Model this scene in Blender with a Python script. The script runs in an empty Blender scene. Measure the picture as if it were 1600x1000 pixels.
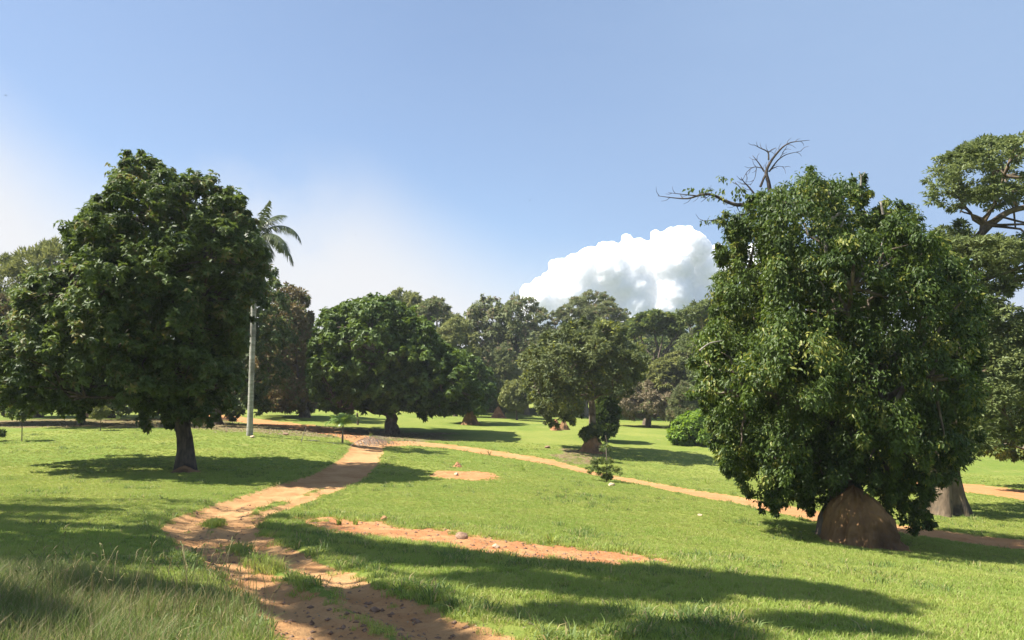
import bpy, math, random
import numpy as np
from mathutils import Vector, Matrix

rng = np.random.default_rng(7)
random.seed(7)
SC = bpy.context.scene
COL = SC.collection

# ---------------------------------------------------------------- camera, sky, sun, exposure
F = 1200.0                      # focal length in photo pixels (photo is 1600 wide)
PITCH = math.atan(90 / F)
cam_data = bpy.data.cameras.new('camera')
cam_data.sensor_width = 36.0
cam_data.lens = 36.0 * F / 1600.0
cam_data.clip_start = 0.1
cam_data.clip_end = 40000.0
cam = bpy.data.objects.new('camera', cam_data)
COL.objects.link(cam)
cam.location = (0, 0, 0)
cam.rotation_euler = (math.pi / 2 + PITCH, 0, 0)
SC.camera = cam

SUN_EL = math.radians(55.0)
SUN_DIR = Vector((-0.99, -0.10, 0)).normalized() * math.cos(SUN_EL) + Vector((0, 0, math.sin(SUN_EL)))
SUN_DIR.normalize()

def nd(nt, kind, **kw):
    n = nt.nodes.new(kind)
    for k, v in kw.items():
        if k in n.inputs.keys():
            n.inputs[k].default_value = v
        else:
            setattr(n, k, v)
    return n

def math_(nt, op, a, b=None, clamp=False):
    n = nt.nodes.new('ShaderNodeMath'); n.operation = op; n.use_clamp = clamp
    for i, v in enumerate((a, b)):
        if v is None: continue
        if isinstance(v, (int, float)): n.inputs[i].default_value = v
        else: nt.links.new(v, n.inputs[i])
    return n.outputs[0]

def mixc(nt, fac, a, b):
    n = nt.nodes.new('ShaderNodeMix'); n.data_type = 'RGBA'
    for i, v in ((0, fac), (6, a), (7, b)):
        if isinstance(v, (int, float)): n.inputs[i].default_value = v
        elif isinstance(v, tuple): n.inputs[i].default_value = v if len(v) == 4 else (*v, 1)
        else: nt.links.new(v, n.inputs[i])
    return n.outputs[2]

def smooth(nt, v, lo, hi):
    n = nt.nodes.new('ShaderNodeMapRange'); n.interpolation_type = 'SMOOTHSTEP'
    nt.links.new(v, n.inputs[0]); n.inputs[1].default_value = lo; n.inputs[2].default_value = hi
    return n.outputs[0]

world = bpy.data.worlds.new('World')
SC.world = world
world.use_nodes = True
wt = world.node_tree
wt.nodes.clear()
w_out = nd(wt, 'ShaderNodeOutputWorld')
w_bg = nd(wt, 'ShaderNodeBackground', Strength=0.07)
sky = nd(wt, 'ShaderNodeTexSky')
sky.sky_type = 'NISHITA'
sky.sun_disc = False
sky.sun_elevation = SUN_EL
sky.sun_rotation = math.atan2(SUN_DIR.x, SUN_DIR.y)
sky.altitude = 1100
sky.air_density = 1.0
sky.dust_density = 1.6
sky.ozone_density = 1.6
# thin white smoke and high haze low over the horizon, painted by world direction
tc = nd(wt, 'ShaderNodeTexCoord')
sep = nd(wt, 'ShaderNodeSeparateXYZ')
wt.links.new(tc.outputs['Generated'], sep.inputs[0])
dx, dy, dz = sep.outputs
az = math_(wt, 'ARCTAN2', dx, dy)
el = math_(wt, 'ARCSINE', dz)
nz = nd(wt, 'ShaderNodeTexNoise', Scale=4.5, Detail=8.0, Roughness=0.58)
wt.links.new(tc.outputs['Generated'], nz.inputs['Vector'])
nv = math_(wt, 'SUBTRACT', nz.outputs['Fac'], 0.5)
# height of the haze top as a function of azimuth
az_n = math_(wt, 'ADD', az, math_(wt, 'MULTIPLY', nv, 0.28))
def bump_(c, w, h):
    d = math_(wt, 'DIVIDE', math_(wt, 'SUBTRACT', az_n, c), w)
    return math_(wt, 'MULTIPLY', math_(wt, 'POWER', 2.718, math_(wt, 'MULTIPLY', math_(wt, 'MULTIPLY', d, d), -1.0)), h)
top = math_(wt, 'ADD', math_(wt, 'ADD', bump_(-0.80, 0.28, 0.27), bump_(-0.24, 0.20, 0.14)), 0.085)
top = math_(wt, 'ADD', top, math_(wt, 'MULTIPLY', nv, 0.15))
hz = smooth(wt, math_(wt, 'SUBTRACT', top, el), -0.09, 0.10)
skyc = nd(wt, 'ShaderNodeHueSaturation', Saturation=0.95, Value=1.0)
wt.links.new(sky.outputs[0], skyc.inputs['Color'])
nz2 = nd(wt, 'ShaderNodeTexNoise', Scale=1.6, Detail=7.0, Roughness=0.6)
mp2 = nd(wt, 'ShaderNodeMapping'); mp2.inputs['Scale'].default_value = (1, 1, 3.2); mp2.inputs['Rotation'].default_value = (0.25, 0.1, 0)
wt.links.new(tc.outputs['Generated'], mp2.inputs['Vector']); wt.links.new(mp2.outputs[0], nz2.inputs['Vector'])
veil = mixc(wt, math_(wt, 'ADD', math_(wt, 'MULTIPLY', smooth(wt, nz2.outputs['Fac'], 0.3, 0.75), 0.2), math_(wt, 'ADD', 0.22, math_(wt, 'MULTIPLY', smooth(wt, az, -0.15, 0.55), 0.55))), skyc.outputs[0], (1.95, 2.75, 4.1))
SKY_WHITE = (4.5, 4.5, 4.6)
final = mixc(wt, math_(wt, 'MULTIPLY', hz, 0.97), veil, SKY_WHITE)
wt.links.new(final, w_bg.inputs['Color'])
wt.links.new(w_bg.outputs[0], w_out.inputs['Surface'])

sun_data = bpy.data.lights.new('sun', 'SUN')
sun_data.energy = 4.6
sun_data.angle = math.radians(0.55)
sun_data.color = (1.0, 0.95, 0.86)
sun = bpy.data.objects.new('sun', sun_data)
COL.objects.link(sun)
sun.rotation_euler = (-SUN_DIR).to_track_quat('-Z', 'Y').to_euler()
sun.location = (0, 0, 60)

SC.view_settings.view_transform = 'Standard'
SC.view_settings.look = 'None'
SC.view_settings.exposure = 1.5
SC.view_settings.gamma = 1.0
SC.view_settings.use_curve_mapping = False
SC.render.engine = 'CYCLES'
SC.cycles.max_bounces = 8
SC.cycles.transparent_max_bounces = 8

# ---------------------------------------------------------------- geometry of the view, used to read the place off the photograph
CT, ST = math.cos(PITCH), math.sin(PITCH)

def ray(px, py):
    u = (np.asarray(px, float) - 800) / F
    v = (500 - np.asarray(py, float)) / F
    return np.stack([u, CT - v * ST, ST + v * CT], -1)

def P(px, py, Y):
    d = ray(px, py)
    return d * (np.asarray(Y, float) / d[..., 1])[..., None]

# ---------------------------------------------------------------- noise
def _hash(ix, iy, s):
    h = (ix.astype(np.int64) * 374761393 + iy.astype(np.int64) * 668265263 + s * 1274126177) & 0x7fffffff
    h = ((h ^ (h >> 13)) * 1274126177) & 0x7fffffff
    return ((h ^ (h >> 16)) & 0xffff) / 65535.0

def vnoise(x, y, s=0):
    ix = np.floor(x); iy = np.floor(y)
    fx = x - ix; fy = y - iy
    fx = fx * fx * (3 - 2 * fx); fy = fy * fy * (3 - 2 * fy)
    a = _hash(ix, iy, s); b = _hash(ix + 1, iy, s); c = _hash(ix, iy + 1, s); d = _hash(ix + 1, iy + 1, s)
    return (a + (b - a) * fx) * (1 - fy) + (c + (d - c) * fx) * fy

def fbm(x, y, s=0, o=4):
    t = 0; a = 0.5; n = 0
    for k in range(o):
        t = t + a * vnoise(x, y, s + 17 * k); n += a
        x = x * 2.03 + 11.3; y = y * 2.03 + 5.7; a *= 0.5
    return t / n

# ---------------------------------------------------------------- terrain: a smooth surface through surveyed points
ctrl = [(0, 0, -1.75), (-5, 1, -1.65), (5, 0, -2.1), (-14, 2, -1.5), (14, 4, -3.2), (0, -20, -0.9), (-30, -20, -0.8), (30, -20, -3.0),
        (-25, 10, -2.2), (28, 14, -5.4), (0, -120, 0), (-120, -60, 0), (120, -60, -6)]
for px, py, Y in [(0, 1000, 7.6), (450, 1000, 7.8), (830, 1000, 8.1), (1200, 1000, 8.6), (1600, 1000, 9.4),
                  (0, 880, 12.5), (0, 800, 21), (265, 822, 20), (410, 822, 20.5), (800, 860, 17.2), (1100, 880, 16.2), (1600, 900, 19.5),
                  (1345, 850, 25), (1185, 815, 28), (0, 735, 38), (290, 735, 39), (595, 700, 56), (510, 740, 40), (740, 740, 42), (950, 752, 45),
                  (1180, 785, 35), (390, 680, 55), (0, 690, 52), (612, 678, 78), (0, 660, 75), (475, 652, 95), (735, 661, 100), (778, 653, 122),
                  (930, 704, 68), (868, 671, 88), (808, 656, 112), (1012, 668, 115), (1085, 702, 76), (945, 690, 79), (1100, 742, 58),
                  (1470, 803, 36), (1545, 764, 48), (1600, 745, 60), (1580, 852, 28), (1300, 690, 80), (1600, 700, 85), (200, 650, 90)]:
    ctrl.append(tuple(P(px, py, Y)))
for a in range(-75, 76, 15):
    t = math.radians(a)
    for r, z in ((165, -6.0), (300, -4.0)):
        ctrl.append((r * math.sin(t), r * math.cos(t), z - 2.0 * max(0, math.sin(t)) * (1 if r < 200 else 0)))
for a in range(90, 271, 30):
    t = math.radians(a); ctrl.append((300 * math.sin(t), 300 * math.cos(t), -2.0))
ctrl = np.array(ctrl)

def _tps_k(d2):
    return 0.5 * d2 * np.log(d2 + 1e-9)
_S = 1 / 40.0
_c = ctrl[:, :2] * _S
_n = len(_c)
_K = _tps_k(((_c[:, None] - _c[None]) ** 2).sum(-1)) + np.eye(_n) * 0.004
_Pm = np.c_[np.ones(_n), _c]
_A = np.block([[_K, _Pm], [_Pm.T, np.zeros((3, 3))]])
_w = np.linalg.solve(_A, np.r_[ctrl[:, 2], 0, 0, 0])

def base_z(x, y):
    x = np.asarray(x, float); y = np.asarray(y, float)
    r = np.hypot(x, y); k = np.minimum(1, 300 / np.maximum(r, 1e-6))
    q = np.stack([x * k, y * k], -1).reshape(-1, 2) * _S
    out = np.empty(len(q))
    for i in range(0, len(q), 60000):
        s = q[i:i + 60000]
        d2 = ((s[:, None] - _c[None]) ** 2).sum(-1)
        out[i:i + 60000] = _tps_k(d2) @ _w[:_n] + _w[_n] + s @ _w[_n + 1:]
    return out.reshape(x.shape)

def G(px, py):
    """ground points seen at photo pixels"""
    d = ray(px, py); shp = d.shape[:-1]; d = d.reshape(-1, 3)
    Ys = 4.0 * 1.012 ** np.arange(400)
    res = np.zeros((len(d), 3))
    for i, v in enumerate(d):
        v = v / v[1]
        pts = v[None] * Ys[:, None]
        g = base_z(pts[:, 0], pts[:, 1]) - pts[:, 2]
        j = np.argmax(g > 0)
        if g[j] <= 0: j = 330
        j = max(j, 1)
        a, b = Ys[j - 1], Ys[j]; ga, gb = g[j - 1], g[j]
        t = a + (b - a) * (np.clip(-ga / (gb - ga), 0, 1) if gb != ga else 0)
        res[i] = v * t
    return res.reshape(*shp, 3)

def sd_poly(x, y, poly):
    """signed distance to a polygon, positive inside"""
    p = np.asarray(poly, float); q = np.roll(p, -1, 0)
    d = np.full(x.shape, 1e9); ins = np.zeros(x.shape, bool)
    for (ax, ay), (bx, by) in zip(p, q):
        ex, ey = bx - ax, by - ay
        L = ex * ex + ey * ey + 1e-12
        t = np.clip(((x - ax) * ex + (y - ay) * ey) / L, 0, 1)
        d = np.minimum(d, (x - ax - t * ex) ** 2 + (y - ay - t * ey) ** 2)
        c = (ay > y) != (by > y)
        if ey != 0:
            ins ^= c & (x < ex * (y - ay) / ey + ax)
    return np.where(ins, 1, -1) * np.sqrt(d)

def gpoly(pts):
    a = np.array(pts, float)
    return G(a[:, 0], a[:, 1])[:, :2]

def thicken(line):
    up = [(x, y - t / 2) for x, y, t in line]
    return up + [(x, y + t / 2) for x, y, t in line][::-1]

TRACK = gpoly([(455, 1010), (405, 940), (335, 885), (285, 853), (260, 826), (272, 811), (350, 785), (440, 756), (505, 736), (540, 712),
               (550, 698), (555, 691), (601, 691), (597, 702), (588, 726), (562, 750), (500, 776), (420, 806), (394, 822), (418, 842),
               (485, 872), (590, 917), (700, 962), (850, 1010)])
TRACK = np.vstack([TRACK, [[1.2, 5.0], [0.9, 0.0], [-1.8, 0.0], [-2.2, 5.0]]])
STRIP = gpoly([(352, 849), (385, 851), (440, 884), (520, 915), (565, 946), (660, 1010), (600, 1010), (500, 938), (420, 897), (362, 868)])
TUFT0 = gpoly([(318, 814), (345, 806), (352, 820), (340, 828), (322, 826)])
TUFT1 = gpoly([(390, 798), (450, 780), (500, 764), (520, 757), (500, 766), (450, 785), (400, 803)])
PATH = gpoly(thicken([(598, 694, 9), (640, 692, 6), (700, 697, 6), (760, 706, 8), (820, 715, 8), (870, 724, 8), (915, 736, 7), (940, 742, 6), (1000, 753, 8),
                      (1080, 769, 10), (1150, 780, 12), (1200, 791, 15), (1260, 803, 16), (1330, 815, 15), (1400, 826, 15), (1470, 835, 15),
                      (1540, 844, 16), (1640, 856, 17), (1760, 866, 18)]))
ROAD = gpoly([(260, 642), (320, 646), (392, 653), (440, 659), (500, 666), (548, 674), (600, 688), (640, 690), (600, 697), (550, 691), (520, 680),
              (450, 669), (390, 661), (320, 653), (260, 647)])
RROAD = gpoly([(1380, 742), (1490, 753), (1540, 758), (1600, 766), (1750, 786), (1750, 802), (1600, 781), (1540, 772), (1490, 766), (1380, 752)])
PATCH = gpoly([(480, 811), (560, 811), (625, 823), (700, 833), (760, 844), (830, 851), (900, 857), (1000, 867), (1080, 879), (1000, 880),
               (900, 877), (850, 875), (800, 871), (740, 861), (680, 849), (600, 841), (530, 829)])
PATCH2 = gpoly([(664, 742), (690, 736), (740, 736), (778, 742), (774, 750), (730, 750), (690, 747)])
PATCH3 = gpoly([(872, 712), (885, 700), (930, 704), (950, 716), (925, 727), (890, 724)])
LITTER = gpoly([(-60, 660), (60, 655), (150, 655), (300, 655), (345, 657), (380, 664), (480, 664), (620, 672), (640, 688), (600, 690), (440, 679), (380, 676), (300, 669), (100, 668), (-60, 668)])
MID = gpoly([(590, 690), (600, 676), (700, 676), (705, 688), (640, 691)])

def masks(x, y):
    """signed distances with uneven edges: track, footpath, road, bare patches, leaf litter"""
    n1 = fbm(x * 1.1, y * 1.1, 3, 5) - 0.5
    n2 = fbm(x * 4.0, y * 4.0, 9, 3) - 0.5
    n3 = fbm(x * 0.5, y * 0.5, 5, 4) - 0.5
    r = np.hypot(x, y)
    e = 0.5 * n1 + 0.25 * n2
    tr = sd_poly(x, y, TRACK) + e * 0.8 + 0.1
    tr = np.minimum(tr, -(sd_poly(x, y, STRIP) + 0.4 * n1 + 0.25 * n2 - 0.14))
    tr = np.minimum(tr, -(sd_poly(x, y, TUFT0) + 0.6 * n1 + 0.3 * n2 - 0.1))
    tr = np.minimum(tr, -(sd_poly(x, y, TUFT1) + 1.0 * n1 + 0.4 * n2 - 0.12))
    pa = sd_poly(x, y, PATH) + e * 0.9
    rd = np.maximum(sd_poly(x, y, ROAD), sd_poly(x, y, RROAD)) + e * 1.2
    bp = sd_poly(x, y, PATCH) + n1 * 1.6 + n2 * 1.2 + 0.3
    b2 = sd_poly(x, y, PATCH2) + n1 * 1.6
    li = np.maximum(sd_poly(x, y, LITTER), np.maximum(sd_poly(x, y, MID), sd_poly(x, y, PATCH3) * 3.0 + 1.0)) + n3 * 6.0 + n1 * 1.5
    return tr, pa, rd, bp, b2, li

def height(x, y, m=None):
    x = np.asarray(x, float); y = np.asarray(y, float)
    if m is None: m = masks(x, y)
    tr, pa, rd, bp, b2, li = m
    r = np.hypot(x, y)
    near = np.clip(1.2 - r / 60, 0.0, 1)
    z = base_z(x, y) + (fbm(x * 0.35, y * 0.35, 21, 3) - 0.5) * 0.16 * near
    sm = lambda d, w: np.clip(d / w + 0.5, 0, 1)
    dirt = np.maximum(sm(tr, 0.4), np.maximum(sm(pa, 0.4), sm(rd, 0.6)))
    z = z - 0.07 * dirt
    lump = sm(tr, 0.3) * 0.085 + sm(bp, 0.5) * 0.13 + sm(b2, 0.5) * 0.2
    z = z - 0.06 * np.exp(-((tr - 0.55) / 0.22) ** 2) * near + 0.05 * np.exp(-((np.minimum(tr, pa * 0 + 9) + 0.25) / 0.25) ** 2) * near
    z = z + (fbm(x * 2.2, y * 2.2, 31, 4) - 0.45) * lump + (fbm(x * 9, y * 9, 33, 3) - 0.5) * lump * 0.45
    return z

def Hz(x, y):
    return float(height(np.array([x]), np.array([y]))[0])

def on_ground(px, py):
    g = G(np.array([px]), np.array([py]))[0]
    g[2] = Hz(g[0], g[1])
    return g

# ---------------------------------------------------------------- object helpers
def tag(o, label=None, cat=None, group=None, kind=None):
    if label: o['label'] = label
    if cat: o['category'] = cat
    if group: o['group'] = group
    if kind: o['kind'] = kind
    return o

def empty(name, loc, label=None, cat=None, group=None):
    o = bpy.data.objects.new(name, None)
    COL.objects.link(o)
    o.location = loc
    o.empty_display_size = 0.3
    return tag(o, label, cat, group)

def mesh(name, verts, faces, mat=None, parent=None, attrs=None, smooth_=False, loc=None):
    """verts (n,3); faces (m,k) array, or a list of such arrays; attrs: face floats"""
    me = bpy.data.meshes.new(name)
    fl = faces if isinstance(faces, list) else [faces]
    fl = [np.asarray(f, np.int32) for f in fl if len(f)]
    verts = np.asarray(verts, np.float32)
    me.vertices.add(len(verts)); me.vertices.foreach_set('co', verts.ravel())
    tot = np.concatenate([np.full(len(f), f.shape[1], np.int32) for f in fl])
    idx = np.concatenate([f.ravel() for f in fl])
    me.loops.add(len(idx)); me.loops.foreach_set('vertex_index', idx)
    me.polygons.add(len(tot))
    me.polygons.foreach_set('loop_start', np.concatenate([[0], np.cumsum(tot)[:-1]]).astype(np.int32))
    me.polygons.foreach_set('loop_total', tot)
    if smooth_: me.polygons.foreach_set('use_smooth', np.ones(len(tot), bool))
    me.update(calc_edges=True)
    if attrs:
        for k, (dom, v) in attrs.items():
            a = me.attributes.new(k, 'FLOAT', dom); a.data.foreach_set('value', np.asarray(v, np.float32))
    if mat: me.materials.append(mat)
    o = bpy.data.objects.new(name, me)
    COL.objects.link(o)
    if parent: o.parent = parent
    if loc is not None: o.location = loc
    return o

class Acc:
    """collects triangles and quads for one mesh"""
    def __init__(s): s.v = []; s.q = []; s.t = []; s.n = 0
    def add(s, v, q=None, t=None):
        v = np.asarray(v, float).reshape(-1, 3)
        if q is not None and len(q): s.q.append(np.asarray(q, np.int32) + s.n)
        if t is not None and len(t): s.t.append(np.asarray(t, np.int32) + s.n)
        s.v.append(v); s.n += len(v)
    def tube(s, pts, rad, sides=7, wob=0.0, cap=True):
        pts = np.asarray(pts, float); rad = np.broadcast_to(np.asarray(rad, float), (len(pts),))
        tan = np.gradient(pts, axis=0); tan /= np.linalg.norm(tan, axis=1, keepdims=True) + 1e-9
        ref = np.array([1.0, 0.13, 0.07])
        if abs(tan[0] @ ref) > 0.93: ref = np.array([0.1, 1.0, 0.05])
        a = np.cross(tan, ref); a /= np.linalg.norm(a, axis=1, keepdims=True) + 1e-9
        b = np.cross(tan, a)
        th = np.linspace(0, 2 * np.pi, sides, endpoint=False)
        rr = rad[:, None] * (1 + wob * rng.standard_normal((len(pts), sides)))
        v = pts[:, None] + rr[..., None] * (np.cos(th)[None, :, None] * a[:, None] + np.sin(th)[None, :, None] * b[:, None])
        n = len(pts)
        i = np.arange(n - 1)[:, None] * sides; j = np.arange(sides)[None]; k = (j + 1) % sides
        q = np.stack([i + j, i + k, i + sides + k, i + sides + j], -1).reshape(-1, 4)
        t = None
        vv = v.reshape(-1, 3)
        if cap:
            vv = np.vstack([vv, pts[-1:]]); c = len(vv) - 1; o_ = (n - 1) * sides
            t = [(o_ + x, o_ + (x + 1) % sides, c) for x in range(sides)]
        s.add(vv, q, t)
    def build(s, name, mat, parent=None, smooth_=True, base=None, attrs=None):
        v = np.vstack(s.v)
        if base is not None: v = v - np.asarray(base)
        f = []
        if s.q: f.append(np.vstack(s.q))
        if s.t: f.append(np.vstack(s.t))
        return mesh(name, v, f, mat, parent, smooth_=smooth_, attrs=attrs)

def bez(a, b, c, n=7, jit=0.0):
    t = np.linspace(0, 1, n)[:, None]
    p = (1 - t) ** 2 * np.asarray(a) + 2 * t * (1 - t) * np.asarray(b) + t ** 2 * np.asarray(c)
    if jit: p[1:-1] += rng.standard_normal((n - 2, 3)) * jit
    return p

# ---------------------------------------------------------------- materials
def new_mat(name):
    m = bpy.data.materials.new(name); m.use_nodes = True
    nt = m.node_tree; nt.nodes.clear()
    out = nd(nt, 'ShaderNodeOutputMaterial')
    return m, nt, out

def leaf_mat(name, dark, light, odd=None, odd_at=0.93, rough=0.42, trans=0.3, spec=0.5):
    m, nt, out = new_mat(name)
    at = nd(nt, 'ShaderNodeAttribute'); at.attribute_name = 'tint'
    tcn = nd(nt, 'ShaderNodeTexCoord')
    no = nd(nt, 'ShaderNodeTexNoise', Scale=0.45, Detail=2.0)
    nt.links.new(tcn.outputs['Object'], no.inputs['Vector'])
    f = math_(nt, 'ADD', math_(nt, 'MULTIPLY', at.outputs['Fac'], 0.65), math_(nt, 'MULTIPLY', smooth(nt, no.outputs['Fac'], 0.35, 0.7), 0.35))
    c = mixc(nt, f, dark, light)
    if odd: c = mixc(nt, smooth(nt, at.outputs['Fac'], odd_at, odd_at + 0.02), c, odd)
    b = nd(nt, 'ShaderNodeBsdfPrincipled', Roughness=rough)
    b.inputs['Specular IOR Level'].default_value = spec
    nt.links.new(c, b.inputs['Base Color'])
    tr = nd(nt, 'ShaderNodeBsdfTranslucent')
    hs = nd(nt, 'ShaderNodeHueSaturation', Hue=0.485, Saturation=1.1, Value=1.6)
    nt.links.new(c, hs.inputs['Color']); nt.links.new(hs.outputs[0], tr.inputs['Color'])
    mx = nd(nt, 'ShaderNodeMixShader'); mx.inputs[0].default_value = trans
    nt.links.new(b.outputs[0], mx.inputs[1]); nt.links.new(tr.outputs[0], mx.inputs[2])
    nt.links.new(mx.outputs[0], out.inputs['Surface'])
    return m

def rough_mat(name, c1, c2, scale=3.0, stretch=(1, 1, 1), bump=0.4, bscale=None, rough=0.9, c3=None, dist=0.05):
    m, nt, out = new_mat(name)
    tcn = nd(nt, 'ShaderNodeTexCoord')
    mp = nd(nt, 'ShaderNodeMapping'); mp.inputs['Scale'].default_value = stretch
    nt.links.new(tcn.outputs['Object'], mp.inputs['Vector'])
    n1 = nd(nt, 'ShaderNodeTexNoise', Scale=scale, Detail=6.0, Roughness=0.62)
    nt.links.new(mp.outputs[0], n1.inputs['Vector'])
    c = mixc(nt, smooth(nt, n1.outputs['Fac'], 0.32, 0.68), c1, c2)
    if c3:
        n3 = nd(nt, 'ShaderNodeTexNoise', Scale=scale * 0.3, Detail=4.0)
        nt.links.new(tcn.outputs['Object'], n3.inputs['Vector'])
        c = mixc(nt, smooth(nt, n3.outputs['Fac'], 0.5, 0.65), c, c3)
    n2 = nd(nt, 'ShaderNodeTexNoise', Scale=bscale or scale * 3, Detail=8.0, Roughness=0.7)
    nt.links.new(mp.outputs[0], n2.inputs['Vector'])
    bp = nd(nt, 'ShaderNodeBump', Strength=bump, Distance=dist)
    nt.links.new(n2.outputs['Fac'], bp.inputs['Height'])
    b = nd(nt, 'ShaderNodeBsdfPrincipled', Roughness=rough)
    b.inputs['Specular IOR Level'].default_value = 0.2
    nt.links.new(c, b.inputs['Base Color']); nt.links.new(bp.outputs[0], b.inputs['Normal'])
    nt.links.new(b.outputs[0], out.inputs['Surface'])
    return m

SOIL_L, SOIL_D = (0.465, 0.272, 0.124), (0.35, 0.178, 0.074)

def soil_colour(nt, pos):
    a = nd(nt, 'ShaderNodeTexNoise', Scale=0.9, Detail=7.0, Roughness=0.65)
    b = nd(nt, 'ShaderNodeTexNoise', Scale=14.0, Detail=5.0, Roughness=0.7)
    for n in (a, b): nt.links.new(pos, n.inputs['Vector'])
    c = mixc(nt, smooth(nt, a.outputs['Fac'], 0.35, 0.7), SOIL_L, SOIL_D)
    return mixc(nt, math_(nt, 'MULTIPLY', smooth(nt, b.outputs['Fac'], 0.5, 0.75), 0.45), c, (0.20, 0.11, 0.055)), b.outputs['Fac']

def ground_mat(name, kind):
    m, nt, out = new_mat(name)
    geo = nd(nt, 'ShaderNodeNewGeometry'); pos = geo.outputs['Position']
    at = nd(nt, 'ShaderNodeAttribute'); at.attribute_name = 'dirt'
    al = nd(nt, 'ShaderNodeAttribute'); al.attribute_name = 'litter'
    def noise(s, d=4.0, r=0.6):
        n = nd(nt, 'ShaderNodeTexNoise', Scale=s, Detail=d, Roughness=r); nt.links.new(pos, n.inputs['Vector']); return n.outputs['Fac']
    soil, fine = soil_colour(nt, pos)
    if kind == 'road':
        soil = mixc(nt, 0.55, soil, (0.44, 0.19, 0.075))
    if kind == 'path':
        soil = mixc(nt, 0.35, soil, (0.46, 0.20, 0.08))
    if kind == 'patch':
        soil = mixc(nt, smooth(nt, noise(2.5, 6), 0.35, 0.65), soil, (0.40, 0.165, 0.07))
    g = mixc(nt, smooth(nt, noise(0.22, 5), 0.35, 0.65), (0.145, 0.19, 0.035), (0.205, 0.228, 0.05))
    g = mixc(nt, smooth(nt, noise(1.7, 6, 0.7), 0.42, 0.7), g, (0.12, 0.175, 0.03))
    g = mixc(nt, math_(nt, 'MULTIPLY', smooth(nt, noise(22.0, 4, 0.75), 0.45, 0.75), 0.35), g, (0.08, 0.115, 0.02))
    g = mixc(nt, math_(nt, 'MULTIPLY', smooth(nt, noise(0.6, 6, 0.7), 0.56, 0.72), 0.6), g, (0.30, 0.25, 0.10))
    g = mixc(nt, math_(nt, 'MULTIPLY', smooth(nt, noise(5.5, 5, 0.75), 0.42, 0.66), 0.45), g, (0.10, 0.145, 0.026))
    g = mixc(nt, math_(nt, 'MULTIPLY', smooth(nt, noise(0.09, 5, 0.65), 0.45, 0.62), 0.5), g, (0.245, 0.25, 0.06))
    lit = mixc(nt, smooth(nt, noise(3.0, 6, 0.75), 0.4, 0.62), (0.25, 0.20, 0.10), (0.12, 0.075, 0.04))
    lit = mixc(nt, smooth(nt, noise(0.7, 4), 0.45, 0.65), lit, (0.13, 0.135, 0.04))
    lf = smooth(nt, math_(nt, 'ADD', al.outputs['Fac'], math_(nt, 'MULTIPLY', math_(nt, 'SUBTRACT', noise(2.0, 5), 0.5), 0.9)), 0.3, 0.7)
    g = mixc(nt, lf, g, lit)
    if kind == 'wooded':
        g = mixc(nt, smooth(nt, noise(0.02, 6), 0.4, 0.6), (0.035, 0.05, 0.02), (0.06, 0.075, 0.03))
    df = smooth(nt, math_(nt, 'ADD', at.outputs['Fac'], math_(nt, 'MULTIPLY', math_(nt, 'SUBTRACT', noise(7.0, 6, 0.7), 0.5), 1.0)), 0.4, 0.62)
    if kind in ('track', 'road', 'patch', 'path'):
        df = math_(nt, 'MAXIMUM', df, 0.55)
    c = mixc(nt, df, g, soil)
    g = g
    h = math_(nt, 'ADD', noise(35.0, 6, 0.75), math_(nt, 'MULTIPLY', noise(7.0, 5, 0.7), 1.6))
    bp = nd(nt, 'ShaderNodeBump', Strength=0.75, Distance=0.05)
    nt.links.new(h, bp.inputs['Height'])
    b = nd(nt, 'ShaderNodeBsdfPrincipled', Roughness=0.95)
    b.inputs['Specular IOR Level'].default_value = 0.1
    nt.links.new(c, b.inputs['Base Color']); nt.links.new(bp.outputs[0], b.inputs['Normal'])
    nt.links.new(b.outputs[0], out.inputs['Surface'])
    return m

def grass_mat(name, cols, dry=None, dry_share=0.1, trans=0.35):
    m, nt, out = new_mat(name)
    oi = nd(nt, 'ShaderNodeObjectInfo')
    geo = nd(nt, 'ShaderNodeNewGeometry')
    no = nd(nt, 'ShaderNodeTexNoise', Scale=0.42, Detail=6.0, Roughness=0.65)
    nt.links.new(geo.outputs['Position'], no.inputs['Vector'])
    c = mixc(nt, smooth(nt, no.outputs['Fac'], 0.35, 0.65), cols[0], cols[1])
    c = mixc(nt, math_(nt, 'MULTIPLY', oi.outputs['Random'], 0.7), c, cols[2])
    if dry:
        at = nd(nt, 'ShaderNodeAttribute'); at.attribute_name = 'tint'
        c = mixc(nt, smooth(nt, at.outputs['Fac'], 1 - dry_share - 0.02, 1 - dry_share), c, dry)
    b = nd(nt, 'ShaderNodeBsdfPrincipled', Roughness=0.55)
    b.inputs['Specular IOR Level'].default_value = 0.3
    tr = nd(nt, 'ShaderNodeBsdfTranslucent')
    nt.links.new(c, b.inputs['Base Color'])
    hs = nd(nt, 'ShaderNodeHueSaturation', Hue=0.49, Saturation=1.0, Value=1.5)
    nt.links.new(c, hs.inputs['Color']); nt.links.new(hs.outputs[0], tr.inputs['Color'])
    mx = nd(nt, 'ShaderNodeMixShader'); mx.inputs[0].default_value = trans
    nt.links.new(b.outputs[0], mx.inputs[1]); nt.links.new(tr.outputs[0], mx.inputs[2])
    nt.links.new(mx.outputs[0], out.inputs['Surface'])
    return m

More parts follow.
